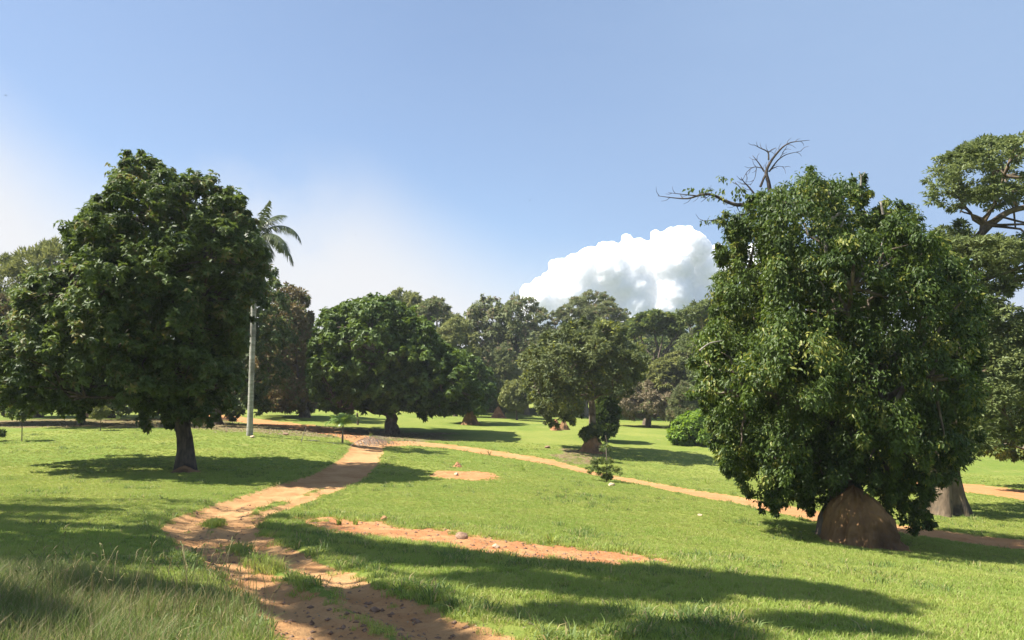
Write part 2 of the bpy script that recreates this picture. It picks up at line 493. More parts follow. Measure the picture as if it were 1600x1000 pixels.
M = {}
M['lawn'] = ground_mat('lawn_ground', 'lawn')
M['wooded'] = ground_mat('wooded_ground', 'wooded')
M['track'] = ground_mat('track_soil', 'track')
M['road'] = ground_mat('road_soil', 'road')
M['path'] = ground_mat('path_soil', 'path')
M['patch'] = ground_mat('patch_soil', 'patch')
M['bark'] = rough_mat('bark', (0.10, 0.075, 0.055), (0.21, 0.17, 0.13), 5, (1, 1, 0.25), 0.9, 14, c3=(0.06, 0.045, 0.035))
M['pale_bark'] = rough_mat('pale_bark', (0.15, 0.12, 0.085), (0.27, 0.225, 0.17), 4, (1, 1, 0.2), 0.9, 10, c3=(0.14, 0.115, 0.09))
M['shaded_bark'] = rough_mat('shaded_bark', (0.045, 0.035, 0.026), (0.115, 0.09, 0.068), 5, (1, 1, 0.25), 0.9, 14, c3=(0.03, 0.024, 0.02))  # darker copy of bark: shade under the left tree's crown put into the colour
M['grey_bark'] = rough_mat('grey_bark', (0.085, 0.062, 0.04), (0.19, 0.14, 0.092), 4, (1, 1, 0.2), 0.9, 10, c3=(0.06, 0.05, 0.04))
M['dead_wood'] = rough_mat('dead_wood', (0.14, 0.12, 0.10), (0.32, 0.29, 0.25), 6, (1, 1, 1), 0.5, 20)
M['dark_wood'] = rough_mat('dark_wood', (0.05, 0.04, 0.035), (0.11, 0.09, 0.075), 6, (1, 1, 1), 0.5, 20)
M['palm_bark'] = rough_mat('palm_bark', (0.24, 0.23, 0.19), (0.40, 0.385, 0.33), 1.6, (0.5, 0.5, 3), 0.6, 8, c3=(0.13, 0.12, 0.10))
M['palm_base'] = rough_mat('palm_crownshaft', (0.07, 0.12, 0.03), (0.12, 0.16, 0.05), 3, (1, 1, 0.3), 0.2)
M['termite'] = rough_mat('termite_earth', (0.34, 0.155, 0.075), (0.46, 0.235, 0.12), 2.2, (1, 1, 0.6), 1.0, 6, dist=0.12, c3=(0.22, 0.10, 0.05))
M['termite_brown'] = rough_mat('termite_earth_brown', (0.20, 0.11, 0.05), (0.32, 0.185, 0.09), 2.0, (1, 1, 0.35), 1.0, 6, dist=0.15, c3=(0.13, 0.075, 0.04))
M['stone'] = rough_mat('stone', (0.17, 0.10, 0.065), (0.32, 0.21, 0.14), 9, (1, 1, 1), 0.8, 24)
M['pale_stone'] = rough_mat('pale_stone', (0.40, 0.30, 0.19), (0.5, 0.38, 0.26), 6, (1, 1, 1), 0.6, 20)
M['feather'] = rough_mat('feather', (0.03, 0.03, 0.03), (0.06, 0.06, 0.06), 6, (1, 1, 1), 0.1)
M['dry_frond'] = leaf_mat('dry_frond', (0.22, 0.19, 0.16), (0.42, 0.37, 0.31), None, rough=0.8, trans=0.1, spec=0.1)
M['palm_leaf'] = leaf_mat('palm_leaf', (0.06, 0.085, 0.032), (0.125, 0.145, 0.06), None, rough=0.4, trans=0.25)
M['young_palm'] = leaf_mat('young_palm_leaf', (0.11, 0.19, 0.035), (0.22, 0.31, 0.07), None, rough=0.4, trans=0.35)
M['leaf_dark'] = leaf_mat('leaf_dark_green', (0.040, 0.066, 0.016), (0.122, 0.170, 0.042), (0.17, 0.13, 0.05), 0.988, rough=0.5, trans=0.3, spec=0.22)
M['leaf_round'] = leaf_mat('leaf_round_green', (0.046, 0.080, 0.014), (0.125, 0.182, 0.032), None, rough=0.48, trans=0.26, spec=0.25)
M['leaf_vine'] = leaf_mat('leaf_vine_green', (0.026, 0.050, 0.011), (0.112, 0.162, 0.030), (0.22, 0.23, 0.05), 0.965, rough=0.45, trans=0.32, spec=0.25)
M['leaf_olive'] = leaf_mat('leaf_olive', (0.125, 0.145, 0.045), (0.225, 0.24, 0.082), None, rough=0.6, trans=0.3, spec=0.2)
M['leaf_grey'] = leaf_mat('leaf_grey_green', (0.105, 0.132, 0.054), (0.215, 0.235, 0.105), (0.21, 0.165, 0.095), 0.93, rough=0.6, trans=0.28, spec=0.2)
M['leaf_mid'] = leaf_mat('leaf_mid_green', (0.065, 0.10, 0.026), (0.155, 0.195, 0.055), (0.25, 0.26, 0.05), 0.95, rough=0.5, trans=0.3, spec=0.25)
M['leaf_brown'] = leaf_mat('leaf_brown_olive', (0.105, 0.085, 0.032), (0.21, 0.165, 0.07), (0.09, 0.13, 0.035), 0.72, rough=0.6, trans=0.25, spec=0.2)
M['leaf_tan'] = leaf_mat('leaf_tan', (0.19, 0.155, 0.092), (0.30, 0.25, 0.16), (0.14, 0.16, 0.06), 0.8, rough=0.7, trans=0.2, spec=0.1)
M['leaf_lime'] = leaf_mat('leaf_lime', (0.13, 0.22, 0.03), (0.24, 0.34, 0.055), None, rough=0.45, trans=0.38)
M['leaf_feather'] = leaf_mat('leaf_feathery', (0.085, 0.115, 0.042), (0.19, 0.225, 0.085), None, rough=0.5, trans=0.3, spec=0.25)
M['leaf_moss'] = leaf_mat('leaf_moss_green', (0.065, 0.088, 0.03), (0.17, 0.195, 0.072), (0.24, 0.26, 0.05), 0.96, rough=0.5, trans=0.28, spec=0.22)
M['leaf_deep'] = leaf_mat('leaf_deep_green', (0.065, 0.092, 0.028), (0.145, 0.175, 0.058), (0.18, 0.15, 0.06), 0.97, rough=0.5, trans=0.25, spec=0.25)
M['grass'] = grass_mat('grass_blade', [(0.235, 0.305, 0.055), (0.33, 0.36, 0.08), (0.21, 0.30, 0.05)], (0.36, 0.30, 0.13), 0.06)
M['weed'] = grass_mat('weed_blade', [(0.12, 0.185, 0.04), (0.17, 0.22, 0.05), (0.10, 0.15, 0.035)], (0.36, 0.29, 0.13), 0.12)
M['tall_grass'] = grass_mat('tall_grass_blade', [(0.125, 0.175, 0.04), (0.17, 0.20, 0.055), (0.10, 0.16, 0.034)], (0.29, 0.24, 0.12), 0.3)

# ---------------------------------------------------------------- the ground: one sheet cut into lawn, track, paths and bare earth
def build_ground():
    rs = list(np.arange(0.4, 5.6, 0.4)); r = 5.6
    while r < 130:
        rs.append(r); r += float(np.clip(r * r * 4.2e-4, 0.05, 3.0))
    while r < 9000:
        rs.append(r); r *= 1.09
    rs = np.array(rs)
    fine = np.arange(-0.84, 0.8401, 0.0035)
    coarse = np.linspace(0.84, 2 * np.pi - 0.84, 70)[1:-1]
    th = np.concatenate([fine, coarse])
    R, T = np.meshgrid(rs, th, indexing='ij')
    X = R * np.sin(T); Y = R * np.cos(T)
    m = masks(X, Y)
    Z = height(X, Y, m)
    tr, pa, rd, bp, b2, li = m
    nr, nt_ = X.shape
    V = np.vstack([np.stack([X, Y, Z], -1).reshape(-1, 3), [[0, 0, Hz(0, 0)]]])
    soft = lambda d, w: np.clip(d / w + 0.5, 0, 1)
    w = np.clip(0.3 + R * 0.006, 0.3, 1.0)
    dirt = np.maximum.reduce([soft(tr, w), soft(pa, w), soft(rd, w * 1.4), soft(bp, w * 2), soft(b2, w * 2)])
    lit = soft(li, 6.0)
    i = np.arange(nr - 1)[:, None]; j = np.arange(nt_)[None]; k = (j + 1) % nt_
    quads = np.stack([i * nt_ + j, i * nt_ + k, (i + 1) * nt_ + k, (i + 1) * nt_ + j], -1)[:, :, ::-1].reshape(-1, 4)
    c = len(V) - 1
    fan = np.array([(c, (j_ + 1) % nt_, j_) for j_ in range(nt_)])
    def fc(a):
        f = a.ravel(); return f[quads].mean(1)
    cls = np.zeros(len(quads), int)
    cls[fc(R) > 215] = 6; cls[fc(b2) > 0] = 4; cls[fc(bp) > 0] = 3
    cls[fc(rd) > 0] = 5; cls[fc(pa) > 0] = 2; cls[fc(tr) > 0] = 1
    dv = np.append(dirt.ravel(), dirt.ravel()[0]); lv = np.append(lit.ravel(), 0)
    def emit(name, q, tri, mat, label):
        fs = [x for x in (q, tri) if x is not None and len(x)]
        used = np.unique(np.concatenate([x.ravel() for x in fs]))
        mp = np.zeros(len(V), np.int64); mp[used] = np.arange(len(used))
        o = mesh(name, V[used], [mp[x] for x in fs], mat, attrs={'dirt': ('POINT', dv[used]), 'litter': ('POINT', lv[used])}, smooth_=True)
        tag(o, label, kind='structure')
    emit('lawn', quads[cls == 0], fan, M['lawn'], 'wide sunlit green lawn sloping down to the right')
    emit('wooded_land', quads[cls == 6], None, M['wooded'], 'dark wooded land far behind the lawn')
    emit('dirt_track', quads[cls == 1], None, M['track'], 'sandy two-rut vehicle track winding up from the bottom of the picture')
    emit('footpath', quads[cls == 2], None, M['path'], 'narrow sandy footpath running down across the lawn to the right')
    emit('bare_earth_patch', quads[cls == 3], None, M['patch'], 'long strip of dug reddish earth in the foreground lawn')
    emit('bare_earth_patch', quads[cls == 4], None, M['patch'], 'small bare reddish earth spots in the middle lawn')
    emit('dirt_road', quads[cls == 5], None, M['road'], 'orange dirt road beyond the trees')
build_ground()

# ---------------------------------------------------------------- foliage
def orth(n):
    ref = np.where(np.abs(n[:, 2:3]) > 0.9, np.array([[1.0, 0, 0]]), np.array([[0, 0, 1.0]]))
    a = np.cross(n, ref); a /= np.linalg.norm(a, axis=1, keepdims=True) + 1e-9
    return a, np.cross(n, a)

def unit(v):
    return v / (np.linalg.norm(v, axis=1, keepdims=True) + 1e-9)

def leaves_mesh(pos, ax, nrm, L, W, fold=0.18):
    """one folded diamond per leaf; returns verts and tris"""
    n = len(pos)
    ax = unit(ax); b = unit(np.cross(nrm, ax)); nn = np.cross(ax, b)
    L = np.broadcast_to(np.asarray(L, float), (n,))[:, None]; W = np.broadcast_to(np.asarray(W, float), (n,))[:, None]
    mid = pos + ax * L * 0.42
    v = np.stack([pos, mid + b * W * 0.5 + nn * W * fold, pos + ax * L - nn * L * 0.12, mid - b * W * 0.5 + nn * W * fold], 1).reshape(-1, 3)
    o = np.arange(n)[:, None] * 4
    t = np.stack([o + [[0, 1, 2]], o + [[0, 2, 3]]], 1).reshape(-1, 3)
    return v, t

def foliage(cl_p, cl_d, cl_r, style, L, W, per, name, mat, parent, base, tint_bias=None):
    """leaves on clumps: centres cl_p, outward directions cl_d, radii cl_r"""
    nC = len(cl_p)
    ctint = np.clip(0.48 + 0.3 * rng.standard_normal(nC) + (0 if tint_bias is None else tint_bias), 0, 1)
    if style == 'rosette':
        nr = max(1, per // 6)
        ci = np.repeat(np.arange(nC), nr)
        o = unit(rng.standard_normal((len(ci), 3))); o += cl_d[ci] * 0.7; o[:, 2] += 0.25
        p = cl_p[ci] + o * cl_r[ci][:, None] * (0.35 + 0.65 * rng.random((len(ci), 1)))
        n = unit(o * 0.5 + np.array([0, 0, 0.55]) + 0.35 * rng.standard_normal(o.shape))
        a, b = orth(n)
        k = 6
        ph = rng.random(len(p))[:, None] * 6.28 + np.arange(k)[None] * (6.28 / k) + 0.25 * rng.standard_normal((len(p), k))
        ax = np.cos(ph)[..., None] * a[:, None] + np.sin(ph)[..., None] * b[:, None]
        ax = ax + n[:, None] * (0.25 * rng.standard_normal((len(p), k, 1)) - 0.05) + np.array([0, 0, -0.22])
        nn = n[:, None] + 0.25 * rng.standard_normal(ax.shape)
        pos = np.repeat(p, k, 0); ax = ax.reshape(-1, 3); nn = nn.reshape(-1, 3); lc = np.repeat(ci, k)
    else:
        ci = np.repeat(np.arange(nC), per)
        o = unit(rng.standard_normal((len(ci), 3)))
        rad = rng.random((len(ci), 1)) ** 0.45
        flat = {'pad': 0.35, 'droop': 0.9, 'broad': 0.7, 'fine': 0.8, 'needle': 0.8}[style]
        off = o * rad; off[:, 2] *= flat
        pos = cl_p[ci] + off * cl_r[ci][:, None]
        out = unit(o * 0.8 + cl_d[ci] * 0.8)
        if style == 'droop':
            ax = np.array([0, 0, -0.8]) + out * [1, 1, 0.2] * 0.6 + 0.6 * rng.standard_normal(o.shape)
            nn = out + np.array([0, 0, 0.45]) + 0.35 * rng.standard_normal(o.shape)
        elif style == 'pad':
            ax = out * [1, 1, 0.2] + 0.5 * rng.standard_normal(o.shape)
            nn = np.array([0, 0, 1.0]) + 0.45 * rng.standard_normal(o.shape)
        elif style == 'needle':
            ax = out + np.array([0, 0, 0.5]) + 0.5 * rng.standard_normal(o.shape)
            nn = out + 0.7 * rng.standard_normal(o.shape)
        else:
            ax = out * 0.7 + np.array([0, 0, -0.25]) + 0.6 * rng.standard_normal(o.shape)
            nn = out * 0.6 + np.array([0, 0, 0.55]) + 0.45 * rng.standard_normal(o.shape)
        lc = ci
    n = len(pos)
    sz = 0.65 + 0.7 * rng.random(n)
    v, t = leaves_mesh(pos, ax, nn, L * sz, W * sz)
    tint = np.clip(ctint[lc] + 0.2 * rng.standard_normal(n), 0, 1)
    return mesh(name, v - base, t, mat, parent, attrs={'tint': ('FACE', np.repeat(tint, 2))})

def crown_shape(poly_px, Y0, depth, R, n_lobes, y_bias=0.0, dense=1.0, low=-0.45, gap=0.0, space=0.62, spray=0, hang=0):
    """lobes and clumps that fill a crown whose front outline is known; the depth is rounded like the outline"""
    poly = np.array(poly_px, float)
    W = P(poly[:, 0], poly[:, 1], Y0)
    px, pz = W[:, 0], W[:, 2]
    outline = np.stack([px, pz], -1)
    lo, hi = outline.min(0), outline.max(0)
    q = lo + rng.random((9000, 2)) * (hi - lo)
    d = sd_poly(q[:, 0], q[:, 1], outline)
    q = q[d > 0.1]; d = d[d > 0.1]
    dm = d.max()
    hd = depth * np.sqrt(1 - (1 - np.minimum(d / dm, 1)) ** 2)
    y = hd * np.sign(rng.random(len(q)) - 0.5) * rng.random(len(q)) ** 0.5
    pts = np.stack([q[:, 0], y, q[:, 1]], -1)
    lobes, lr = [], []
    k_ = Y0 / (Y0 + y + y_bias)
    d = sd_poly(q[:, 0] * k_, q[:, 1] * k_, outline)
    for p, dd, h in zip(pts, d, hd):
        r = min(R * (0.7 + 0.6 * rng.random()), dd * 0.95 + 0.08 * R)
        if r < 0.27 * R: continue
        if lobes and np.any(np.linalg.norm(np.array(lobes) - p, axis=1) < space * (np.array(lr) + r)): continue
        lobes.append(p); lr.append(r)
        if len(lobes) >= n_lobes: break
    lobes = np.array(lobes); lr = np.array(lr)
    cp, cd, cr = [], [], []
    for i, (c, r) in enumerate(zip(lobes, lr)):
        n = max(6, int(dense * 26 * (r / R) ** 2 + 5))
        dirs = unit(rng.standard_normal((n * 2, 3)))
        dirs = dirs[dirs[:, 2] > low + 0.35 * rng.standard_normal(len(dirs))][:n]
        p = c + dirs * (r * (0.8 + 0.25 * rng.random((len(dirs), 1))))
        dd = np.linalg.norm(p[:, None] - lobes[None], axis=2) / lr[None]
        dd[:, i] = 9
        keep = (dd.min(1) > 0.7) | (rng.random(len(p)) < 0.12)
        if gap: keep &= rng.random(len(p)) > gap
        p = p[keep]; dirs = dirs[keep]
        cp.append(p); cd.append(dirs); cr.append(np.full(len(p), r * 0.36) * (0.7 + 0.6 * rng.random(len(p))))
    cp = np.vstack(cp); cd = np.vstack(cd); cr = np.concatenate(cr)
    if spray:
        d1 = sd_poly(cp[:, 0], cp[:, 2], outline)
        pk = np.where((d1 < 0.6 * R) & (np.abs(cp[:, 1]) < depth * 0.6))[0]
        if len(pk):
            pk = rng.choice(pk, min(spray, len(pk)), replace=False)
            c0 = outline.mean(0)
            o2 = unit(np.c_[cp[pk][:, 0] - c0[0], 0 * pk, cp[pk][:, 2] - c0[1]] + 0.5 * rng.standard_normal((len(pk), 3)))
            cp = np.vstack([cp, cp[pk] + o2 * (R * (0.15 + 0.25 * rng.random((len(pk), 1))))]); cd = np.vstack([cd, o2]); cr = np.concatenate([cr, cr[pk] * 0.6])
    cp[:, 1] += Y0 + y_bias; lobes = lobes.copy(); lobes[:, 1] += Y0 + y_bias
    if hang:
        k2 = np.where(rng.random(len(cp)) < hang)[0]
        ex = [(cp[k2] + np.c_[np.zeros((len(k2), 2)), -cr[k2] * (0.9 + 0.5 * m_)], cd[k2], cr[k2] * (0.75 - 0.2 * m_)) for m_ in (1, 2)]
        cp = np.vstack([cp] + [e[0] for e in ex]); cd = np.vstack([cd] + [e[1] for e in ex]); cr = np.concatenate([cr] + [e[2] for e in ex])
    return cp, cd, cr, lobes, lr

def wood(base, top, r0, r1, lobes, lr, flare=1.5, sides=12, limbs=6, mat='bark', parent=None, lean=None, limb_r=0.5, ribs=0.0):
    """trunk with root flare, main limbs and a branch to each lobe, one mesh"""
    a = Acc()
    base = np.asarray(base, float); top = np.asarray(top, float)
    n = 9
    t = np.linspace(0, 1, n)
    pts = base + (top - base) * t[:, None]
    pts[1:-1, :2] += rng.standard_normal((n - 2, 2)) * r0 * 0.12
    pts[0, 2] -= 0.35
    rad = r1 + (r0 - r1) * (1 - t) ** 0.8
    rad = rad * (1 + (flare - 1) * np.exp(-t * n * 0.9))
    if ribs:
        th = np.linspace(0, 2 * np.pi, 24, endpoint=False)
        phs = rng.random(3) * 6.28
        lob = 0.5 + 0.5 * np.cos(5 * th + phs[0]) * 0.8 + 0.2 * np.cos(3 * th + phs[1])
        k = np.exp(-t * 5.0)
        rr = rad[:, None] * (1 + ribs * k[:, None] * (lob[None] - 0.4) * 1.6)
        v = pts[:, None] + rr[..., None] * np.stack([np.cos(th), np.sin(th), 0 * th], -1)[None]
        s = 24; i = np.arange(n - 1)[:, None] * s; j = np.arange(s)[None]; kk = (j + 1) % s
        a.add(v.reshape(-1, 3), np.stack([i + j, i + kk, i + s + kk, i + s + j], -1).reshape(-1, 4))
    else:
        a.tube(pts, rad, sides, 0.035)
    if lobes is not None and len(lobes):
        k = min(limbs, len(lobes))
        # pick spread-out lobes as limb targets
        idx = [int(np.argmax(lobes[:, 2]))]
        while len(idx) < k:
            dmin = np.min(np.linalg.norm(lobes[:, None] - lobes[idx][None], axis=2), 1)
            idx.append(int(np.argmax(dmin)))
        ends = []
        for m_, i in enumerate(idx):
            e = lobes[i]; s = pts[-1 - (m_ % 3)] if m_ else pts[-1]
            midp = s + (e - s) * 0.45 + np.array([0, 0, 0.12 * np.linalg.norm(e - s)])
            bz = bez(s, midp, e, 8, 0.04 * np.linalg.norm(e - s) * 0.5)
            a.tube(bz, np.linspace(r1 * limb_r, r1 * 0.1 + 0.012, 8), 6)
            ends.append(bz)
        for i in range(len(lobes)):
            if i in idx: continue
            e = lobes[i]
            best = min(((np.linalg.norm(b[q] - e), m_, q) for m_, b in enumerate(ends) for q in range(2, 7)), key=lambda x: x[0])
            s = ends[best[1]][best[2]]
            midp = (s + e) / 2 + np.array([0, 0, 0.1 * best[0]])
            a.tube(bez(s, midp, e, 6, 0.05 * best[0]), np.linspace(r1 * limb_r * 0.5, 0.012, 6), 5)
    return a.build('trunk', M[mat], parent, True, base)

def tree(name, label, cat, base_px, Y, poly, depth, R, n_lobes, style, L, W, per, leaf, trunk_r, fork_px, group=None,
         bark='bark', flare=1.6, limbs=6, dense=1.0, gap=0.0, y_bias=0.0, low=-0.45, ribs=0.0, limb_r=0.5, z_base=None, space=0.62, spray=14, hang=0):
    b = P(base_px[0], base_px[1], Y)
    b[2] = Hz(b[0], b[1]) if z_base is None else z_base
    root = empty(name, b, label, cat, group)
    cp, cd, cr, lobes, lr = crown_shape(poly, Y, depth, R, n_lobes, y_bias, dense, low, gap, space, spray, hang)
    foliage(cp, cd, cr, style, L, W, per, 'crown', M[leaf], root, b)
    if trunk_r:
        top = P(fork_px[0], fork_px[1], Y)
        wood(b, top, trunk_r, trunk_r * 0.72, lobes, lr, flare, parent=root, mat=bark, limbs=limbs, ribs=ribs, limb_r=limb_r)
    return root

# --- the large dark tree on the left
T1 = tree('broadleaf_tree', 'large dark green tree with a dense pyramid crown and single trunk on the left lawn', 'tree', (290, 735), 39,
     [(186, 268), (196, 258), (215, 248), (235, 244), (254, 254), (270, 280), (318, 286), (348, 298), (370, 320), (386, 340), (398, 365), (408, 400),
      (416, 440), (406, 480), (380, 506), (374, 560), (372, 600), (370, 636), (354, 648), (330, 655), (305, 662), (255, 668), (230, 664), (200, 640), (170, 628),
      (140, 642), (60, 644), (10, 644), (-14, 630), (-16, 580), (4, 545), (4, 515), (24, 472), (44, 444), (80, 428), (118, 408), (108, 370), (116, 350), (138, 340),
      (154, 316), (166, 298), (188, 290), (184, 276)],
     5.2, 1.2, 190, 'rosette', 0.235, 0.11, 72, 'leaf_dark', 0.42, (288, 600), bark='shaded_bark', flare=1.5, limbs=9, dense=0.8, space=0.68, low=-0.3, spray=90)
# --- the round tree in the middle
T2 = tree('round_tree', 'broad round deep green tree with a short forked trunk at the track junction', 'tree', (612, 680), 78,
     [(487, 560), (490, 520), (510, 490), (530, 478), (550, 475), (575, 467), (600, 470), (625, 478), (650, 492), (668, 512), (682, 530), (702, 545), (722, 560),
      (742, 590), (748, 620), (735, 643), (700, 648), (672, 660), (655, 655), (640, 642), (600, 648), (590, 640), (572, 640), (560, 656), (545, 645), (530, 650),
      (505, 640), (490, 630), (485, 600)],
     7.5, 1.3, 260, 'rosette', 0.38, 0.21, 42, 'leaf_round', 0.68, (612, 640), bark='bark', flare=1.35, limbs=8, dense=0.5, low=-0.1, space=0.68)
# --- the vine-hung tree on the right with its termite mound
T3 = tree('vine_hung_tree', 'huge tree swamped by hanging vines down to the ground on the right slope', 'tree', (1306, 845), 25.9,
     [(1168, 320), (1185, 300), (1205, 285), (1235, 288), (1258, 278), (1275, 275), (1290, 290), (1330, 285), (1355, 292), (1385, 300), (1405, 318), (1425, 335),
      (1432, 360), (1460, 375), (1490, 400), (1515, 430), (1533, 460), (1530, 520), (1528, 600), (1512, 660), (1498, 720), (1470, 750), (1452, 780), (1440, 835),
      (1420, 830), (1405, 800), (1390, 778), (1340, 755), (1300, 770), (1285, 800), (1260, 800), (1250, 768), (1225, 772), (1215, 800), (1185, 790), (1180, 770),
      (1150, 742), (1130, 720), (1120, 680), (1110, 640), (1085, 600), (1080, 560), (1095, 520), (1120, 480), (1130, 440), (1125, 400), (1135, 360), (1150, 345)],
     4.0, 1.1, 140, 'droop', 0.15, 0.06, 72, 'leaf_vine', 0.45, (1330, 620), bark='bark', limbs=10, low=-0.3, space=0.70, spray=90, hang=0.35, dense=0.9)


def px_tube(acc, pts, Y, r0, r1, sides=6, dy=0.0, n=None):
    """a branch through photo pixels at depth Y (dy: depth change along it)"""
    pts = np.array(pts, float)
    k = len(pts)
    p = np.array([P(x, y, Y + dy * i / max(1, k - 1)) for i, (x, y) in enumerate(pts)])
    m = n or max(4, 3 * (k - 1) + 1)
    t = np.linspace(0, k - 1, m); i0 = np.minimum(t.astype(int), k - 2); f = (t - i0)[:, None]
    q = p[i0] * (1 - f) + p[i0 + 1] * f
    if m > 4: q[1:-1] = 0.25 * q[:-2] + 0.5 * q[1:-1] + 0.25 * q[2:]
    acc.tube(q, np.linspace(r0, r1, m), sides)

def b3():
    return np.array(T3.location)
# bare limbs that stick out of the vines at the top left
a = Acc()
for pts, r0, r1 in [([(1203, 300), (1201, 285), (1196, 268), (1206, 249), (1222, 230), (1235, 222), (1265, 219)], 0.075, 0.008),
                    ([(1194, 268), (1186, 255), (1176, 243)], 0.03, 0.008), ([(1201, 250), (1201, 237), (1187, 231), (1178, 226)], 0.03, 0.008),
                    ([(1201, 237), (1213, 231)], 0.015, 0.006), ([(1202, 268), (1215, 250), (1228, 241), (1252, 236)], 0.03, 0.006),
                    ([(1188, 292), (1197, 270)], 0.045, 0.03), ([(1200, 268), (1215, 259), (1227, 261)], 0.018, 0.005), ([(1222, 240), (1230, 228)], 0.014, 0.005),
                    ([(1192, 263), (1178, 260), (1167, 268), (1160, 282)], 0.018, 0.006), ([(1182, 262), (1180, 278), (1172, 290)], 0.012, 0.005)]:
    px_tube(a, pts, 25.9, r0, r1)
    for k in range(len(pts) - 1):
        (xa, ya), (xb, yb_) = pts[k], pts[k + 1]
        for _ in range(2 if k else 1):
            f = random.random(); x0, y0 = xa + (xb - xa) * f, ya + (yb_ - ya) * f
            an = math.atan2(yb_ - ya, xb - xa) + random.choice((-1, 1)) * random.uniform(0.4, 0.9); ln = random.uniform(7, 17)
            px_tube(a, [(x0, y0), (x0 + ln * 0.5 * math.cos(an), y0 + ln * 0.5 * math.sin(an)), (x0 + ln * math.cos(an + 0.3), y0 + ln * math.sin(an + 0.3))], 25.9, 0.011, 0.004, 5, dy=random.uniform(-0.3, 0.3))
a.build('dead_branch', M['dark_wood'], T3, True, b3())['kind'] = 'stuff'
a = Acc()
for pts, r0, r1 in [([(1178, 318), (1152, 321), (1135, 315), (1112, 303), (1095, 304), (1075, 311), (1050, 309), (1028, 306)], 0.075, 0.008),
                    ([(1090, 306), (1070, 304), (1044, 301)], 0.025, 0.006), ([(1178, 302), (1170, 292), (1162, 284), (1158, 277)], 0.035, 0.008),
                    ([(1172, 310), (1160, 297), (1148, 284)], 0.025, 0.008), ([(1150, 320), (1156, 332)], 0.02, 0.006), ([(1112, 303), (1095, 316)], 0.015, 0.005),
                    ([(1170, 334), (1140, 338), (1118, 344), (1098, 345)], 0.03, 0.008), ([(1140, 470), (1120, 465), (1108, 455)], 0.02, 0.006)]:
    px_tube(a, pts, 25.9, r0, r1)
    for k in range(len(pts) - 1):
        (xa, ya), (xb, yb_) = pts[k], pts[k + 1]
        for _ in range(2 if k else 1):
            f = random.random(); x0, y0 = xa + (xb - xa) * f, ya + (yb_ - ya) * f
            an = math.atan2(yb_ - ya, xb - xa) + random.choice((-1, 1)) * random.uniform(0.4, 0.9); ln = random.uniform(7, 17)
            px_tube(a, [(x0, y0), (x0 + ln * 0.5 * math.cos(an), y0 + ln * 0.5 * math.sin(an)), (x0 + ln * math.cos(an + 0.3), y0 + ln * math.sin(an + 0.3))], 25.9, 0.011, 0.004, 5, dy=random.uniform(-0.3, 0.3))
a.build('bare_branch', M['dark_wood'], T3, True, b3())['kind'] = 'stuff'
def sprigs(parent, base, pts, Y, r, style, L, W, per, leaf, name='leaf_spray'):
    c = np.array([P(x, y, Y) for x, y in pts]) + rng.standard_normal((len(pts), 3)) * 0.05
    d = unit(rng.standard_normal((len(pts), 3)))
    return foliage(c, d, np.full(len(pts), r), style, L, W, per, name, M[leaf], parent, base)
sprigs(T3, b3(), [(1080, 296), (1092, 299), (1102, 300), (1108, 306), (1124, 302), (1130, 315), (1145, 306), (1158, 310), (1165, 316), (1150, 296), (1137, 281), (1124, 279), (1160, 300),
                  (1100, 345), (1112, 343), (1122, 345), (1132, 341), (1140, 350), (1125, 425), (1115, 428), (1120, 462), (1108, 462)], 25.9, 0.16, 'droop', 0.16, 0.075, 11, 'leaf_mid')['kind'] = 'stuff'
hs = [(px + 3 * math.sin(k * 1.7 + px), py0 + k * 9) for px, py0, n in ((1190, 760, 4), (1222, 752, 5), (1252, 755, 5), (1270, 772, 3), (1288, 760, 4), (1318, 748, 3), (1385, 765, 3), (1410, 780, 5), (1428, 785, 6), (1442, 775, 6), (1455, 750, 4), (1160, 735, 4), (1130, 705, 3)) for k in range(n)]
sprigs(T3, b3(), hs, 25.6, 0.17, 'droop', 0.16, 0.066, 26, 'leaf_vine', 'hanging_vine')['kind'] = 'stuff'
# pale broken limbs showing through the front of the vines
a = Acc()
for pts, r0, r1 in [([(1292, 400), (1290, 372), (1297, 345), (1312, 332)], 0.07, 0.03), ([(1297, 345), (1303, 338), (1316, 334)], 0.05, 0.02), ([(1314, 355), (1320, 338)], 0.03, 0.015),
                    ([(1285, 470), (1288, 448), (1282, 440)], 0.04, 0.02), ([(1373, 420), (1375, 395), (1381, 370)], 0.035, 0.02), ([(1380, 335), (1376, 315)], 0.04, 0.03),
                    ([(1376, 420), (1388, 412), (1400, 409)], 0.03, 0.015), ([(1300, 400), (1315, 412), (1328, 420)], 0.03, 0.012), ([(1345, 495), (1358, 497)], 0.03, 0.015),
                    ([(1093, 548), (1108, 536), (1130, 532)], 0.03, 0.014), ([(1395, 478), (1405, 490)], 0.025, 0.01), ([(1345, 290), (1346, 275), (1342, 268)], 0.03, 0.012),
                    ([(1288, 290), (1300, 310)], 0.03, 0.02), ([(1348, 275), (1352, 268)], 0.015, 0.008)]:
    a = Acc(); px_tube(a, pts, 22.9, r0, r1); a.build('broken_limb', M['dead_wood'], T3, True, b3())

